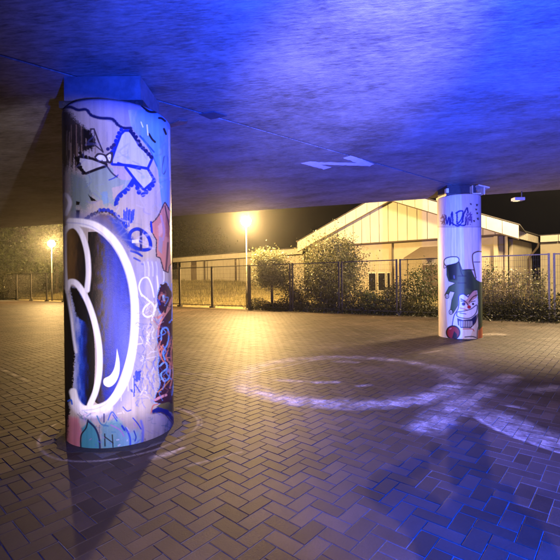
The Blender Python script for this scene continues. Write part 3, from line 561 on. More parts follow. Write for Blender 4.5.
def brick_mat():
    m,nt,b=new_mat('paving_brick'); L=nt.links.new
    g=N(nt,'ShaderNodeNewGeometry'); oi=N(nt,'ShaderNodeObjectInfo')
    ra=N(nt,'ShaderNodeMath',operation='ADD'); L(g.outputs['Random Per Island'],ra.inputs[0]); L(oi.outputs['Random'],ra.inputs[1]); fr=N(nt,'ShaderNodeMath',operation='FRACT'); L(ra.outputs[0],fr.inputs[0])
    r=N(nt,'ShaderNodeValToRGB'); e=r.color_ramp.elements; e[0].color=(.048,.033,.023,1); e[1].color=(.086,.060,.044,1); e.new(.5).color=(.063,.044,.032,1); e.new(.8).color=(.070,.052,.044,1); L(fr.outputs[0],r.inputs[0])
    n=N(nt,'ShaderNodeTexNoise',Scale=.7,Detail=7.0,Roughness=.6); L(g.outputs['Position'],n.inputs[0])
    mr=N(nt,'ShaderNodeMapRange'); mr.inputs[1].default_value=.35; mr.inputs[2].default_value=.65; mr.inputs[3].default_value=.50; mr.inputs[4].default_value=1.25; L(n.outputs['Fac'],mr.inputs[0])
    mx=N(nt,'ShaderNodeMix',data_type='RGBA',blend_type='MULTIPLY'); mx.inputs[0].default_value=1; L(r.outputs[0],mx.inputs[6]); L(mr.outputs[0],mx.inputs[7])
    n2=N(nt,'ShaderNodeTexNoise',Scale=90.0,Detail=5.0,Roughness=.7); L(g.outputs['Position'],n2.inputs[0])
    mr2=N(nt,'ShaderNodeMapRange'); mr2.inputs[1].default_value=.3; mr2.inputs[2].default_value=.7; mr2.inputs[3].default_value=.75; mr2.inputs[4].default_value=1.2; L(n2.outputs['Fac'],mr2.inputs[0])
    mx2=N(nt,'ShaderNodeMix',data_type='RGBA',blend_type='MULTIPLY'); mx2.inputs[0].default_value=1; L(mx.outputs[2],mx2.inputs[6]); L(mr2.outputs[0],mx2.inputs[7])
    im,(x0,x1,y0,y1)=CH
    mp=N(nt,'ShaderNodeMapping'); mp.inputs['Scale'].default_value=(1/(x1-x0),1/(y1-y0),1); mp.inputs['Location'].default_value=(-x0/(x1-x0),-y0/(y1-y0),0); L(g.outputs['Position'],mp.inputs[0])
    t=N(nt,'ShaderNodeTexImage'); t.image=im; t.extension='CLIP'; L(mp.outputs[0],t.inputs[0])
    n4=N(nt,'ShaderNodeTexNoise',Scale=22.0,Detail=6.0,Roughness=.75); L(g.outputs['Position'],n4.inputs[0])
    mr4=N(nt,'ShaderNodeMapRange'); mr4.inputs[1].default_value=.38; mr4.inputs[2].default_value=.55; mr4.inputs[3].default_value=.45; mr4.inputs[4].default_value=1.1; L(n4.outputs['Fac'],mr4.inputs[0])
    n5=N(nt,'ShaderNodeTexNoise',Scale=4.5,Detail=4.0,Roughness=.7); L(g.outputs['Position'],n5.inputs[0])
    m5=N(nt,'ShaderNodeMapRange'); m5.inputs[1].default_value=.40; m5.inputs[2].default_value=.60; m5.inputs[3].default_value=.35; m5.inputs[4].default_value=1.15; L(n5.outputs['Fac'],m5.inputs[0])
    m6=N(nt,'ShaderNodeMapRange'); m6.inputs[3].default_value=.45; m6.inputs[4].default_value=1.1; L(fr.outputs[0],m6.inputs[0])
    k1=N(nt,'ShaderNodeMath',operation='MULTIPLY'); L(m5.outputs[0],k1.inputs[0]); L(m6.outputs[0],k1.inputs[1]); k2=N(nt,'ShaderNodeMath',operation='MULTIPLY'); L(k1.outputs[0],k2.inputs[0]); L(mr4.outputs[0],k2.inputs[1])
    ml=N(nt,'ShaderNodeMath',operation='MULTIPLY',use_clamp=True); L(t.outputs[0],ml.inputs[0]); L(k2.outputs[0],ml.inputs[1])
    mx3=N(nt,'ShaderNodeMix',data_type='RGBA'); L(ml.outputs[0],mx3.inputs[0]); L(mx2.outputs[2],mx3.inputs[6]); mx3.inputs[7].default_value=(.60,.55,.49,1); L(mx3.outputs[2],b.inputs['Base Color'])
    rr=N(nt,'ShaderNodeMapRange'); rr.inputs[1].default_value=.3; rr.inputs[2].default_value=.7; rr.inputs[3].default_value=.50; rr.inputs[4].default_value=.72; L(n2.outputs['Fac'],rr.inputs[0]); L(rr.outputs[0],b.inputs['Roughness']); b.inputs['Specular IOR Level'].default_value=.20
    bp=N(nt,'ShaderNodeBump',Strength=.35,Distance=.004); L(n2.outputs['Fac'],bp.inputs['Height']); L(bp.outputs[0],b.inputs['Normal']); return m
CH=chalk_mask(); M['brick']=brick_mat()
M['joint']=simple('joint_sand',(0.12,0.115,0.115),.95,.3,40,.3)
def fence_y(x): return 18.41-0.671*x
# joint bed = the pavement itself
pv=mesh_obj('pavement',[(-60,-25,-.004),(50,-25,-.004),(50,fence_y(50)-.2+8,-.004),(22,fence_y(22)-.15,-.004),(-60,fence_y(-60)-.15,-.004)],[(0,1,2,3,4)],M['joint']); props(pv,kind='structure')
HA=R(45+4); hc,hs=math.cos(HA),math.sin(HA); BU=.104
nn=620; I,J=np.meshgrid(np.arange(-nn//2,nn//2),np.arange(-nn//2,nn//2)); k=(I-J)%4
def brick_list(sel,hor):
    i=I[sel].astype(np.float64); j=J[sel].astype(np.float64); cx=(i+(1.0 if hor else .5))*BU; cy=(j+(.5 if hor else 1.0))*BU
    X=cx*hc-cy*hs; Y=cx*hs+cy*hc+8; return X,Y,np.full(len(X),HA if hor else HA+math.pi/2)
A=brick_list(k==0,True); B=brick_list(k==3,False)
X=np.concatenate([A[0],B[0]]); Y=np.concatenate([A[1],B[1]]); TH=np.concatenate([A[2],B[2]])
ok=(Y>.4)&(Y<fence_y(X)-.35)&(np.abs(X)<.82*Y+2.2)&(Y<31)&(np.hypot(X-P1[0],Y-P1[1])>PR+.10)&(np.hypot(X-P2[0],Y-P2[1])>PR+.03)
X,Y,TH=X[ok],Y[ok],TH[ok]; vis=(np.abs(X)<.71*Y+.1)&(Y>1.9)
order=np.argsort(np.where(vis,Y,Y+100)); X,Y,TH=X[order],Y[order],TH[order]
L2,W2,BV=(2*BU-.007)/2,(BU-.007)/2,.002
bv=np.array([(-L2,-W2,-.008),(L2,-W2,-.008),(L2,W2,-.008),(-L2,W2,-.008),(-L2,-W2,-.0016),(L2,-W2,-.0016),(L2,W2,-.0016),(-L2,W2,-.0016),(-L2+BV,-W2+BV,0),(L2-BV,-W2+BV,0),(L2-BV,W2-BV,0),(-L2+BV,W2-BV,0)])
bf=np.array([(8,9,10,11)]+[(a,(a+1)%4,(a+1)%4+4,a+4) for a in range(4)]+[(a+4,(a+1)%4+4,(a+1)%4+8,a+8) for a in range(4)])
NI=300
bme=bpy.data.meshes.new('brick'); bme.from_pydata(bv.tolist(),[],bf.tolist()); bme.update(); bme.materials.append(M['brick'])
dz=RNG.normal(0,.0007,len(X)); tilt=RNG.normal(0,.0040,(len(X),2)); rot=RNG.normal(0,.006,len(X))
for q in range(NI):
    o=bpy.data.objects.new('brick',bme); C.objects.link(o); o.parent=pv; o.location=(X[q],Y[q],dz[q]); o.rotation_euler=(tilt[q,0],tilt[q,1],TH[q]+rot[q])
Xs,Ys,Ts=X[NI:],Y[NI:],(TH+rot)[NI:]; c,s_=np.cos(Ts)[:,None],np.sin(Ts)[:,None]
VX=bv[None,:,0]*c-bv[None,:,1]*s_+Xs[:,None]; VY=bv[None,:,0]*s_+bv[None,:,1]*c+Ys[:,None]
VZ=bv[None,:,2]+dz[NI:,None]+bv[None,:,0]*tilt[NI:,0:1]+bv[None,:,1]*tilt[NI:,1:2]
FF=(bf[None]+ (np.arange(len(Xs))*12)[:,None,None]).reshape(-1,4)
props(np_mesh('brick_paving',np.stack([VX,VY,VZ],-1),FF,M['brick'],pv),kind='stuff')
print('bricks',len(X))
# mortar collar at the foot of each pillar
for c_,w in ((P1,.085),(P2,.04)):
    n=72; v=[];f=[]
    for i in range(n):
        t=2*math.pi*i/n; rr=PR+w+random.uniform(-.022,.022)+.012*math.sin(t*5)
        v+= [(c_[0]+(PR-.01)*math.cos(t),c_[1]+(PR-.01)*math.sin(t),.006),(c_[0]+rr*math.cos(t),c_[1]+rr*math.sin(t),.002),(c_[0]+(rr+.004)*math.cos(t),c_[1]+(rr+.004)*math.sin(t),-.008)]
    for i in range(n):
        a,b=3*i,3*((i+1)%n); f+=[(a,a+1,b+1,b),(a+1,a+2,b+2,b+1)]
    mesh_obj('mortar_collar',v,f,M['collar'],pv)

# ------------------------------------------------------------------ lawn
def ss(a,b,x): t=np.clip((x-a)/(b-a),0,1); return t*t*(3-2*t)
def hz(x,y):
    d=(y+.671*x-18.41)/1.204; return ss(.6,13,d)*1.38*(1-.80*ss(-5,4,x))
gx=np.linspace(-140,110,150); gy=np.linspace(-30,190,150)
v=[];
for yy in gy:
    for xx in gx:
        v.append((xx,yy,float(hz(xx,yy))-.03+(.012 if yy>fence_y(xx) else -.25)))
nx=len(gx); f=[(j*nx+i,j*nx+i+1,(j+1)*nx+i+1,(j+1)*nx+i) for j in range(len(gy)-1) for i in range(nx-1)]
# finer lawn strip between the fence and the buildings
props(mesh_obj('ground',[(a,b,c-.35) for a,b,c in v],f,M['soil'],None,True),kind='structure')
M['lawn']=simple('lawn_soil',(0.17,0.14,0.07),.95,.5,3,.6,dist=.05)
v=[];f=[]; ns,nd=120,40
for i in range(ns):
    x=-60+i*90/(ns-1)
    for j in range(nd):
        d=-.25+j*36/(nd-1); X_=x+.5573*d; Y_=fence_y(x)+.8305*d; v.append((X_,Y_,float(hz(X_,Y_))+.0))
for i in range(ns-1):
    for j in range(nd-1): f.append((i*nd+j,(i+1)*nd+j,(i+1)*nd+j+1,i*nd+j+1))
props(mesh_obj('lawn',v,f,M['lawn'],None,True),kind='structure')
def blades(name,x,y,h,w,mat,lean=.35,z=None):
    n=len(x); a=RNG.uniform(0,2*np.pi,n); z=hz(x,y) if z is None else z
    dx,dy=np.cos(a)*w/2,np.sin(a)*w/2; la=RNG.uniform(0,2*np.pi,n); ll=h*RNG.uniform(0,lean,n)
    V=np.stack([np.stack([x-dx,y-dy,z-.02],-1),np.stack([x+dx,y+dy,z-.02],-1),np.stack([x+ll*np.cos(la)*.4+dx*.5,y+ll*np.sin(la)*.4+dy*.5,z+h*.6],-1),np.stack([x+ll*np.cos(la),y+ll*np.sin(la),z+h],-1)],1)
    F=np.arange(4*n).reshape(n,4); return np_mesh(name,V,F,mat)
n=110000; sx=RNG.uniform(-34,16,n); d=RNG.uniform(.1,1,n)**1.2*13; gxx=sx+.5573*d; gyy=fence_y(sx)+.8305*d
kp=RNG.random(n)<np.clip((vnoise(gxx*1.3+5,gyy*1.3,31)*.6+vnoise(gxx*.5,gyy*.5,32)*.6-.32)*2.6,.06,1); gxx,gyy=gxx[kp],gyy[kp]; n=len(gxx)
props(blades('grass',gxx,gyy,RNG.uniform(.05,.30,n)*(.35+.9*vnoise(gxx*.9,gyy*.9,21)),RNG.uniform(.015,.035,n),M['grassb']),'rough pale grass bank behind the mesh fence','grass',kind='stuff')

# ------------------------------------------------------------------ fence
fe=empty('mesh_fence',(0,fence_y(0),0),'long steel mesh fence in framed panels along the far edge of the paving','fence')
FH=2.15; step=2.02; fdir=Vector((1,-.671,0)).normalized(); fn=Vector((.671,1,0)).normalized()
xs=[-5.55+step*k for k in range(-13,13)]
for k in range(len(xs)-1):
    a=Vector((xs[k],fence_y(xs[k]),0)); b=Vector((xs[k+1],fence_y(xs[k+1]),0)); L_=(b-a).length
    gap=.07 if xs[k]>-3 else .03
    for q,sgn in ((a,1),(b,-1)):
        p=q+fdir*(gap*sgn)
        MB().box(p-fdir*.03-fn*.03,fdir*.06,fn*.06,(0,0,FH)).build('post',M['steel'],fe)
    for z in (.12,FH-.05): MB().box(a+fdir*(gap+.02)-fn*.018+Vector((0,0,z)),fdir*(L_-2*gap-.04),fn*.036,(0,0,.036)).build('rail',M['steel'],fe)
    mb=MB(); s0=a+fdir*(gap+.02); wl=L_-2*gap-.04; wr=.0026
    for i in range(1,int(wl/.06)): mb.box(s0+fdir*(i*.06)-fn*wr+Vector((0,0,.15)),fdir*2*wr,fn*2*wr,(0,0,FH-.2))
    for j in range(1,10): mb.box(s0+Vector((0,0,.15+j*.2))-fn*3*wr,fdir*wl,fn*2*wr,(0,0,2*wr))
    mb.build('wire_mesh',M['wire'],fe)
    if k%1==0: 
        mb=MB(); mb.box(a-fdir*.12-fn*.1,fdir*.24,fn*.2,(0,0,.08)); mb.build('footing',M['collar'],fe)

# ------------------------------------------------------------------ street lamps
GL=emit('lamp_glow',(1.0,.62,.22),4600.0); GL2=emit('lamp_glow_left',(1.0,.62,.22),2600.0)
def lamp(x,y,z,label,mat):
    g0=float(hz(x,y)); t=empty('street_lamp',(x,y,g0),label,'street lamp','globe street lamps behind the fence')
    MB().tube([(x,y,g0-.1),(x,y,g0+1.1),(x,y,g0+1.12),(x,y,z-.26)],[.065,.065,.042,.036],14).build('pole',M['steel'],t,True)
    MB().lathe((x,y,z),[(.25*math.sin(a),-.25*math.cos(a)) for a in np.linspace(.25,math.pi-.01,14)],24).build('globe',mat,t,True)
    MB().lathe((x,y,z-.30),[(.04,-.02),(.09,.0),(.10,.06),(.05,.075)],16).build('collar',M['darksteel'],t)
    MB().lathe((x,y,z+.25),[(.001,.05),(.09,.03),(.12,0),(.11,-.02)],16).build('cap',M['darksteel'],t)
lamp(-1.71,20.6,4.45,'tall globe lamp glaring beside the round bush right of the left pillar',GL)
lamp(-17.62,30.9,4.42,'distant globe lamp shining in front of the trees at far left',GL2)

# ------------------------------------------------------------------ buildings
E=Vector((1,-.7,0)).normalized(); NN=Vector((-.7,-1,0)).normalized()   # along the front / toward the camera
G0=Vector((1.7,28.8,0)); GW=13.2
def gp(s,n,z): return G0+E*s+NN*n+Vector((0,0,z))
hall=empty('gabled_hall',tuple(gp(GW/2,0,0)),'cream hall with a wide low gable of vertical panels behind the fence','building')
AP=6.95; EV=4.2; SL=(AP-EV)/(GW/2)
def roofz(s): return AP-abs(s-GW/2)*SL
MB().box(gp(.4,-.35,-.3),E*(GW-.8),NN*-.25,(0,0,4.1)).build('wall',M['render'],hall)
MB().box(gp(.4,-.6,-.3),E*.25,NN*-12,(0,0,4.1)).build('wall',M['render'],hall)
# roof slabs
for a,b in ((-.25,GW/2),(GW/2,GW+.25)):
    mb=MB(); mb.prism([gp(a,.48,roofz(a)),gp(b,.48,roofz(b)),gp(b,.48,roofz(b)+.06),gp(a,.48,roofz(a)+.06)],NN*-13); mb.build('roof',M['roof'],hall)
# verge fascia panels
def fascia_run(s0,s1,n,parent,mat,fh=.68):
    m=max(1,int(round(abs(s1-s0)/.74)))
    for i in range(m):
        a=s0+(s1-s0)*i/m+.012; b=s0+(s1-s0)*(i+1)/m-.012; j=random.uniform(0,.006)
        mb=MB(); mb.prism([gp(a,n+j,roofz(a)-.03-fh),gp(b,n+j,roofz(b)-.03-fh),gp(b,n+j,roofz(b)-.03),gp(a,n+j,roofz(a)-.03)],NN*.02); mb.build('fascia_panel',mat,parent)
fascia_run(-.2,GW/2,.46,hall,M['cream2']); fascia_run(GW/2,GW+.2,.46,hall,M['cream2'])
for a,b in ((-.2,GW/2),(GW/2,GW+.2)):
    mb=MB(); mb.prism([gp(a,.42,roofz(a)-.77),gp(b,.42,roofz(b)-.77),gp(b,.42,roofz(b)-.02),gp(a,.42,roofz(a)-.02)],NN*.035); mb.build('barge_board',M['brownwood'],hall)
# vertical gable panels
m=21; ZB=3.75
for i in range(m):
    a=.35+(GW-.7)*i/m; b=.35+(GW-.7)*(i+1)/m; a2,b2=a+.016,b-.016; j=random.uniform(0,.008)
    pts=[gp(a2,j,ZB),gp(b2,j,ZB)]
    if a<GW/2<b: pts+= [gp(b2,j,roofz(b2)-.1),gp(GW/2,j,AP-.1),gp(a2,j,roofz(a2)-.1)]
    else: pts+= [gp(b2,j,roofz(b2)-.1),gp(a2,j,roofz(a2)-.1)]
    if roofz(a2)-.1<ZB+.05 or roofz(b2)-.1<ZB+.05: continue
    mb=MB(); mb.prism(pts,NN*.03); mb.build('cladding_panel',M['cream'],hall)
mb=MB(); mb.prism([gp(.3,-.04,3.7),gp(GW-.3,-.04,3.7),gp(GW-.3,-.04,roofz(GW-.3)-.05),gp(GW/2,-.04,AP-.05),gp(.3,-.04,roofz(.3)-.05)],NN*.03); mb.build('gable_backing',M['brownwood'],hall)
MB().box(gp(.3,-.06,3.69),E*(GW-.6),NN*.12,(0,0,.05)).build('drip_rail',M['brownwood'],hall)
MB().box(gp(.3,-.34,3.66),E*(GW-.6),NN*.3,(0,0,.03)).build('soffit',M['brownwood'],hall)
def s_at(px):
    t=ray(px,280)[0]; return ((t*(G0.y)-G0.x)/(E.x-t*E.y))
for p0,p1 in ((366.5,374.5),(376,384),(385,389)):
    a,b=s_at(p0),s_at(p1); w_=MB().box(gp(a,-.345,.60),E*(b-a),NN*.05,(0,0,1.22)).build('window',M['cream2'],hall)
    MB().box(gp(a+.05,-.29,.66),E*(b-a-.1),NN*.012,(0,0,1.10)).build('pane',M['glass'],w_)
a=s_at(391); MB().tube([gp(a,-.28,0),gp(a,-.28,3.66)],.045,10).build('downpipe',M['brownwood'],hall)
for px in (352,503): a=s_at(px); MB().box(gp(a,-.345,0),E*.05,NN*.02,(0,0,3.66)).build('wall_joint',M['brownwood'],hall)
# awning
a,b=s_at(411),s_at(445)
mb=MB(); mb.prism([gp(a+.5,-.33,3.25),gp(b,-.33,3.25),gp(b,1.1,2.55),gp(a-.1,1.1,2.55)],(0,0,.06)); mb.build('awning',M['slat'],hall)
MB().box(gp(a+.6,-.345,0),E*1.1,NN*.03,(0,0,2.2)).build('door',M['brownwood'],hall)
for q in (a+.1,b-.1): MB().tube([gp(q,1.0,.1),gp(q,1.0,2.58)],.035,8).build('awning_post',M['brownwood'],hall)
# annex going off to the right
CC=gp(GW-.35,0,0); DD=Vector((17.6,27.0,0)); E2=(DD-CC).normalized(); LL=(DD-CC).length; N2=Vector((E2.y,-E2.x,0))
anx=empty('annex',tuple(CC),'low annex with a slatted fascia and dark doorway at the hall\'s right corner','building')
mb=MB(); mb.box(CC+E2*.05-N2*.2+Vector((0,0,3.66)),E2*(LL),N2*.05,(0,0,.50)); mb.build('fascia_backing',M['brownwood'],anx)
ns_=26
for i in range(ns_):
    w=LL/ns_; wide = i>15
    MB().box(CC+E2*(.06+i*w+.03)-N2*.145+Vector((0,0,3.68)),E2*(w*(.82 if wide else .5)),N2*.03,(0,0,.46)).build('fascia_slat',M['cream2'],anx)
dw0,dw1=.45,3.0
MB().box(CC+E2*dw1-N2*.5,E2*(LL-dw1),N2*-.2,(0,0,3.7)).build('wall',M['render'],anx)
MB().box(CC-N2*.5,E2*dw0,N2*-.2,(0,0,3.7)).build('wall',M['render'],anx)
MB().box(CC+E2*dw0-N2*.75,E2*(dw1-dw0),N2*-.08,(0,0,3.7)).build('door',M['dark'],anx)  # near-black sheet stands in for the shade inside the doorway
MB().box(CC+E2*(dw0+1.5)-N2*.72,E2*.12,N2*.06,(0,0,3.6)).build('door_frame',M['brownwood'],anx)
MB().tube([DD-N2*.1+Vector((0,0,3.7)),DD-E2*.3-N2*.1+Vector((0,0,3.4)),DD-E2*1.4-N2*.35+Vector((0,0,2.7)),DD-E2*1.4-N2*.4+Vector((0,0,0))],.07,8).build('downpipe',M['brownwood'],anx)
E3=E; W0=DD+NN*.0
mb=MB(); mb.box(W0+Vector((0,0,-.2)),E3*16,NN*-.25,(0,0,3.9)); mb.build('wall',M['render'],anx)
for i in range(16): MB().box(W0+E3*(.02+i)+NN*.35+Vector((0,0,3.72)),E3*.97,NN*.03,(0,0,.42)).build('fascia_panel',M['cream2'],anx)
mb=MB(); mb.prism([CC-N2*.1+Vector((0,0,4.17)),DD-N2*.05+Vector((0,0,4.17)),W0+E3*16+NN*.4+Vector((0,0,4.17)),W0+E3*16-NN*8+Vector((0,0,4.17)),gp(GW,-11,4.17)],(0,0,.07)); mb.build('roof',M['roof'],anx)
# long low wing at the left
A0=Vector((-10.9,41.5,0)); B0=Vector((1.6,30.6,0)); EW=(B0-A0).normalized(); LW=(B0-A0).length; NW=Vector((EW.y,-EW.x,0))
if NW.y>0: NW=-NW
wing=empty('low_wing',tuple((A0+B0)/2),'long low cream outbuilding with a flat roof behind the grass bank','building')
def wp(s,n,z): return A0+EW*s+NW*n+Vector((0,0,z))
MB().box(wp(.3,-.5,.3),EW*(LW-.3),NW*-.2,(0,0,3.1)).build('wall',M['brownwood'],wing)
MB().box(wp(.3,-.7,.3),EW*.2,NW*-8,(0,0,3.1)).build('wall',M['render'],wing)
mm=36
for i in range(mm):
    w=(LW-.4)/mm
    if i in (4,5): continue
    MB().box(wp(.35+i*w+.012,-.49+random.uniform(0,.008),.4),EW*(w-.024),NW*.02,(0,0,2.95)).build('cladding_panel',M['cream'],wing)
MB().box(wp(.35+4*(LW-.4)/mm,-.47,.9),EW*(.9),NW*.03,(0,0,2.1)).build('door',M['slat'],wing)
for i in range(22):
    w=(LW+.5)/22; MB().box(wp(-.3+i*w+.01,.0,3.38),EW*(w-.02),NW*.03,(0,0,.42)).build('fascia_panel',M['cream2'],wing)
MB().box(wp(-.35,-.03,3.36),EW*(LW+.5),NW*.025,(0,0,.5)).build('fascia_backing',M['brownwood'],wing)
MB().box(wp(-.4,.1,3.83),EW*(LW+.6),NW*-8.5,(0,0,.07)).build('roof',M['roof'],wing)
for s in (.2,4.6,9.0,13.4): MB().box(wp(s,-.25,.5),EW*.12,NW*.12,(0,0,2.88)).build('post',M['brownwood'],wing)

# ------------------------------------------------------------------ vegetation
def leaf_quads(Cn,size,flat=0.0):
    n=len(Cn); a=RNG.normal(size=(n,3)); a[:,2]*=(1-flat); a/=np.linalg.norm(a,axis=1)[:,None]; b=np.cross(a,RNG.normal(size=(n,3))); b/=np.linalg.norm(b,axis=1)[:,None]
    s=size*RNG.uniform(.6,1.4,n)[:,None]; a=a*s; b=b*s*.45
    V=np.stack([Cn-a,Cn-b+a*.1,Cn+a,Cn+b+a*.1],1); return V
def crown(name,c,rad,n,size,mat,parent,clumps=40,shell=.55,spread=.16,squash=1):
    c=np.array(c,float); rad=np.array(rad,float); dirs=RNG.normal(size=(clumps,3)); dirs/=np.linalg.norm(dirs,axis=1)[:,None]
    rr=RNG.uniform(shell,1.0,clumps)**.8; cc=dirs*rr[:,None]*rad*RNG.uniform(.85,1.1,(clumps,1)); w=RNG.uniform(.5,1.5,clumps); w/=w.sum()
    k=RNG.choice(clumps,n,p=w); cs=RNG.uniform(.6,1.4,clumps)*spread; P=cc[k]+RNG.normal(size=(n,3))*rad*cs[k][:,None]+c
    g=hz(P[:,0],P[:,1]); P[:,2]=np.maximum(P[:,2],g+.02+RNG.random(n)*.1)
    V=leaf_quads(P,size); o=np_mesh(name,V,np.arange(4*n).reshape(n,4),mat,parent); return cc+c
def plant(kind,x,y,h,rx,rz,n,size,mat,label,cat,group=None,trunk=True,zc=None,clumps=40,stems=1,twig=.012,**kw):
    g=float(hz(x,y)); t=empty(kind,(x,y,g),label,cat,group); zc=zc if zc is not None else h-rz
    cc=crown('crown',(x,y,g+zc),(rx,rx,rz),n,size,mat,t,clumps,**kw)
    mb=MB()
    for s in range(stems):
        a=random.uniform(0,6.28); top=Vector((x+rx*.25*math.cos(a)*(stems>1),y+rx*.25*math.sin(a)*(stems>1),g+zc)); base=Vector((x+.08*math.cos(a)*(stems>1),y+.08*math.sin(a)*(stems>1),g-.05)); mid=(base+top)/2+Vector((random.uniform(-.06,.06),random.uniform(-.06,.06),0))
        r0=max(.02,h*.028/(stems**.5)); mb.tube([base,mid,top],[r0,r0*.7,r0*.4],8)
        for q in cc[s::max(1,stems)][:14]: 
            q=Vector(q); m2=(top+q)/2+Vector((0,0,-.05)); mb.tube([mid.lerp(top,random.uniform(.2,1)),m2,q],[r0*.35,r0*.22,twig*.5],5)
    mb.build('trunk' if stems==1 else 'stems',M['bark'],t,True); return t
# round bush under the lamp, feathery shrub, dark shrub
r=ray(272,280)[0]; plant('round_bush',r*20.2,20.2,2.95,1.05,.95,12000,.048,M['leaf_pale'],'round leafy bush on a single trunk just right of the bright lamp','bush',clumps=60,spread=.2,zc=1.95)
r=ray(333,280)[0]; plant('feathery_shrub',r*18.9,18.9,3.5,1.3,1.5,19000,.045,M['leaf_pale'],'large feathery pale shrub in front of the hall\'s left roof slope','shrub',clumps=90,spread=.2,stems=6,zc=1.9)
r=ray(323,280)[0]; plant('dark_shrub',r*17.9,17.9,1.9,.75,.9,6000,.045,M['leaf_dark'],'dark dense shrub against the fence below the feathery shrub','shrub',clumps=40,stems=4,spread=.22,zc=.95)
for i,(px,dd,h,rx,mat,lab) in enumerate([(296,18.9,1.5,.7,'leaf_dark','small dark bush at the fence between the lamp bush and the feathery shrub'),(352,17.2,1.35,.8,'leaf_dark','low dark bush by the fence right of the feathery shrub'),(375,16.8,1.0,.8,'leaf','low green bush below the three hall windows'),(400,16.2,1.3,.75,'leaf_dark','dark bush at the fence post left of the jester pillar'),(424,16.6,1.9,.8,'leaf','taller green bush just left of the jester pillar'),(492,14.8,1.7,.7,'leaf','leafy bush just right of the jester pillar'),(470,15.4,1.5,.9,'leaf','bushy growth behind the jester pillar')]):
    r=ray(px,280)[0]; plant('bush',r*dd,dd,h,rx,h*.5,2300,.045,M[mat],lab,'bush','bushes along the fence',clumps=36,stems=3,spread=.22,zc=h*.5)
# pale stems at the right
def stems(label,px0,px1,dd,h,n,mat,leafm):
    r0,r1=ray(px0,280)[0]*dd,ray(px1,280)[0]*dd; xm=(r0+r1)/2; g=float(hz(xm,dd)); t=empty('tall_stems',(xm,dd,g),label,'plant','pale stemmy plants behind the right fence')
    mb=MB(); P=[]
    for i in range(n):
        x=random.uniform(r0,r1); y=fence_y(x)+.4+random.uniform(0,1.0); hh=h*random.uniform(.55,1.05); g=float(hz(x,y)); lx,ly=random.uniform(-.25,.25),random.uniform(-.2,.2)
        pts=[(x,y,g),(x+lx*.4,y+ly*.4,g+hh*.5),(x+lx,y+ly,g+hh)]; mb.tube(pts,[.01,.007,.003],4,False)
        for k_ in range(34):
            u=random.uniform(.15,1); P.append((x+lx*u+random.gauss(0,.05),y+ly*u+random.gauss(0,.05),g+hh*u))
    mb.build('stems',mat,t); V=leaf_quads(np.array(P),.04); np_mesh('leaves',V,np.arange(len(P)*4).reshape(-1,4),leafm,t)
stems('clump of tall pale dry stems under the dark doorway',498,530,13.2,1.75,70,M['straw'],M['straw'])
stems('paler seed-topped stems beside the double fence post at far right',530,556,12.9,1.65,60,M['straw'],M['leaf_pale'])
stems('thin pale weeds right beside the jester pillar',482,500,14,1.2,30,M['straw'],M['leaf_pale'])
# ground-hugging ivy along the fence
def ivy(name,x0,x1,n,h,w,mat,label):
    x=RNG.uniform(x0,x1,n); d=RNG.normal(.25,w,n); X_=x+.5573*d; Y_=fence_y(x)+.8305*d; hm=h*(.5+.8*vnoise(x*1.7,x*0+3,8)); z=np.maximum(hz(X_,Y_),0)+RNG.random(n)**1.3*hm*np.exp(-(d-.25)**2/(2*w*w)*.5)
    o=np_mesh(name,leaf_quads(np.stack([X_,Y_,z],-1),.04),np.arange(4*n).reshape(n,4),mat); props(o,label,'ivy',kind='stuff')
ivy('ground_ivy',-1.6,14,34000,.46,.24,M['leaf_dark'],'dark ivy hedge sprawling along the foot of the fence')
ivy('ground_ivy',6.5,14,19000,.80,.42,M['leaf_dark'],'taller dark undergrowth along the fence foot right of the jester pillar')
# left hedge and trees
r=ray(8,280)[0]; t=plant('hedge_shrub',-23.2,34.5,2.6,1.9,1.3,9000,.06,M['leaf_dark'],'dark clipped hedge by the fence at the left edge','hedge',clumps=60,stems=4,spread=.2,zc=1.2)
for i,(x,y,h,rx,rz,n,mat,lab) in enumerate([(-27.5,38.5,8.2,3.6,3.6,17000,'leaf','leftmost tall tree above the dark hedge'),(-21.5,38.5,8.0,3.3,3.6,17000,'leaf','broad tree just left of the distant lamp'),(-17.0,36.5,7.4,2.8,3.2,15000,'leaf','pale-leaved tree right behind the distant lamp'),(-30,50,10,5,4.5,12000,'leaf_dark','dark tree far behind at the left edge'),(-13.0,46.5,7.0,2.8,2.8,9000,'leaf_dark','dark tree beside the left end of the low wing'),(-9.2,49.5,6.7,2.6,2.5,9000,'leaf_dark','dim tree rising over the left part of the low wing roof')]):
    plant('leafy_tree',x,y,h,rx,rz,n,.10,M[mat],lab,'tree','trees beyond the fence',clumps=90,spread=.17,zc=h-rz-(.4 if mat!='leaf_dark' else 0),shell=.35)

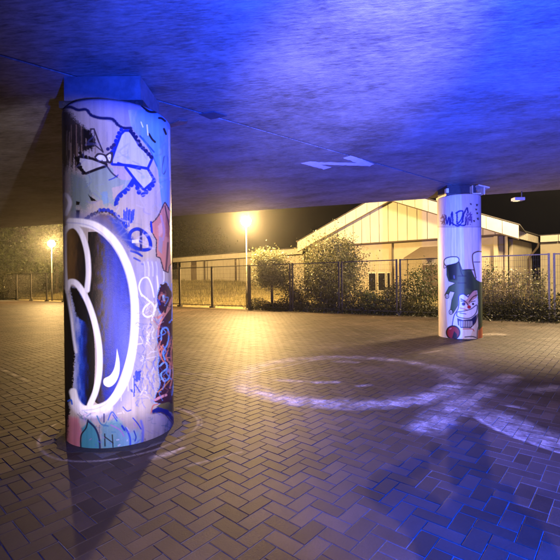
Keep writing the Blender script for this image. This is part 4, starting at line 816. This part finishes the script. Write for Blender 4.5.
# ------------------------------------------------------------------ the photographer (only his shadow is in the picture)
def person(x,y,face):
    t=empty('person',(x,y,0),'person in dark clothes bent to a viewfinder whose shadow lies on the paving','person',rz=face)
    J=dict(pel=(0,0,.86,.135),wst=(0,.05,1.0,.125),chs=(0,.12,1.16,.150),nk=(0,.19,1.30,.065),hd0=(0,.215,1.36,.075),hd1=(0,.23,1.44,.088),
      ls=(-.19,.14,1.25,.06),le=(-.38,.18,1.27,.045),lw=(-.16,.38,1.32,.032),rs=(.19,.14,1.24,.06),re=(.27,.22,1.02,.045),rw=(.16,.42,1.20,.032),
      lh=(-.10,0,.82,.10),lk=(-.15,.10,.45,.068),la=(-.17,-.02,.09,.045),lt=(-.18,.15,.035,.04),rh=(.10,0,.82,.10),rk=(.14,.08,.45,.068),ra=(.16,-.04,.09,.045),rt=(.18,.13,.035,.04))
    K=list(J); ed=[('pel','wst'),('wst','chs'),('chs','nk'),('nk','hd0'),('hd0','hd1'),('chs','ls'),('ls','le'),('le','lw'),('chs','rs'),('rs','re'),('re','rw'),('pel','lh'),('lh','lk'),('lk','la'),('la','lt'),('pel','rh'),('rh','rk'),('rk','ra'),('ra','rt')]
    def skin(name,pts,edges,mat,root=0,sub=2):
        me=bpy.data.meshes.new(name); me.from_pydata([p[:3] for p in pts],edges,[]); me.update(); me.materials.append(mat)
        o=bpy.data.objects.new(name,me); C.objects.link(o); o.parent=t
        m=o.modifiers.new('skin','SKIN'); m.use_smooth_shade=True
        for i,p in enumerate(pts): me.skin_vertices[0].data[i].radius=(p[3],p[3]); me.skin_vertices[0].data[i].use_root=(i==root)
        q=o.modifiers.new('sub','SUBSURF'); q.levels=q.render_levels=sub; return o
    skin('body',[J[k] for k in K],[(K.index(a),K.index(b)) for a,b in ed],M['cloth'])
    skin('hair',[(0,.21,1.455,.085),(0,.215,1.475,.07),(0,.20,1.40,.07)],[(0,1),(0,2)],M['hair'])
    for sx,w in ((-1,J['lw']),(1,J['rw'])):
        P=[(w[0],w[1],w[2],.026),(w[0]-sx*.03,w[1]+.05,w[2]+.02,.028)]; Eg=[(0,1)]
        for k,(dx,L_) in enumerate(((-.03,.07),(-.01,.08),(.01,.078),(.03,.062))):
            b=len(P); P+=[(P[1][0]+dx,P[1][1]+.03,P[1][2]+.005,.010),(P[1][0]+dx*1.1-sx*.01,P[1][1]+.03+L_*.5,P[1][2],.009),(P[1][0]+dx*1.1-sx*.02,P[1][1]+.03+L_*.8,P[1][2]-.025,.008)]; Eg+=[(1,b),(b,b+1),(b+1,b+2)]
        b=len(P); P+=[(P[0][0]-sx*.045,P[0][1]+.04,P[0][2]+.03,.011),(P[0][0]-sx*.05,P[0][1]+.08,P[0][2]+.035,.009)]; Eg+=[(0,b),(b,b+1)]
        skin('hand',P,Eg,M['skin'])
M['cloth']=simple('dark_cloth',(.03,.03,.04),.9,.3,12,.2); M['hair']=simple('hair',(.03,.02,.015),.6,.3,40,.3); M['skin']=simple('skin',(.45,.28,.2),.5,.08,12,.02)
person(-.22,-.62,R(-23.9)); [setattr(o,'scale',(.96,.96,.96)) for o in bpy.data.objects if o.name=='person']

# ------------------------------------------------------------------ volume added to imitate lens bloom round the lamps
hm=bpy.data.materials.new('bloom_mist'); hm.use_nodes=True; nt=hm.node_tree; nt.nodes.clear()
v=nt.nodes.new('ShaderNodeVolumePrincipled'); v.inputs['Color'].default_value=(.9,.9,.9,1); v.inputs['Density'].default_value=HAZE; v.inputs['Anisotropy'].default_value=.91
o=nt.nodes.new('ShaderNodeOutputMaterial'); nt.links.new(v.outputs[0],o.inputs['Volume'])
hz_o=MB().abox(-150,120,-40,200,-2,14).build('bloom_haze',hm); props(hz_o,'thin volume added to give the lamps a bloom glow','bloom_haze',kind='stuff')

# litter blown over the paving
n=420; lx=RNG.uniform(-14,9,n); ly=np.minimum(fence_y(lx)-.3-RNG.exponential(2.2,n),20); k_=ly>2.2; lx,ly=lx[k_],ly[k_]
Pl=np.stack([lx,ly,np.full(len(lx),.008)],-1); Vl=leaf_quads(Pl,.03,.0); Vl[:,:,2]=np.clip(.006+(Vl[:,:,2]-.008)*.3,.002,.03)
props(np_mesh('fallen_leaves',Vl,np.arange(4*len(lx)).reshape(-1,4),M['leaf']),'small dead leaves scattered over the brick paving','leaves',kind='stuff')
# gutter and lights on the hall
MB().tube([gp(-.2,.52,roofz(-.2)+.02),gp(-.2,-11,roofz(-.2)+.02)],.07,8).build('gutter',M['brownwood'],hall)
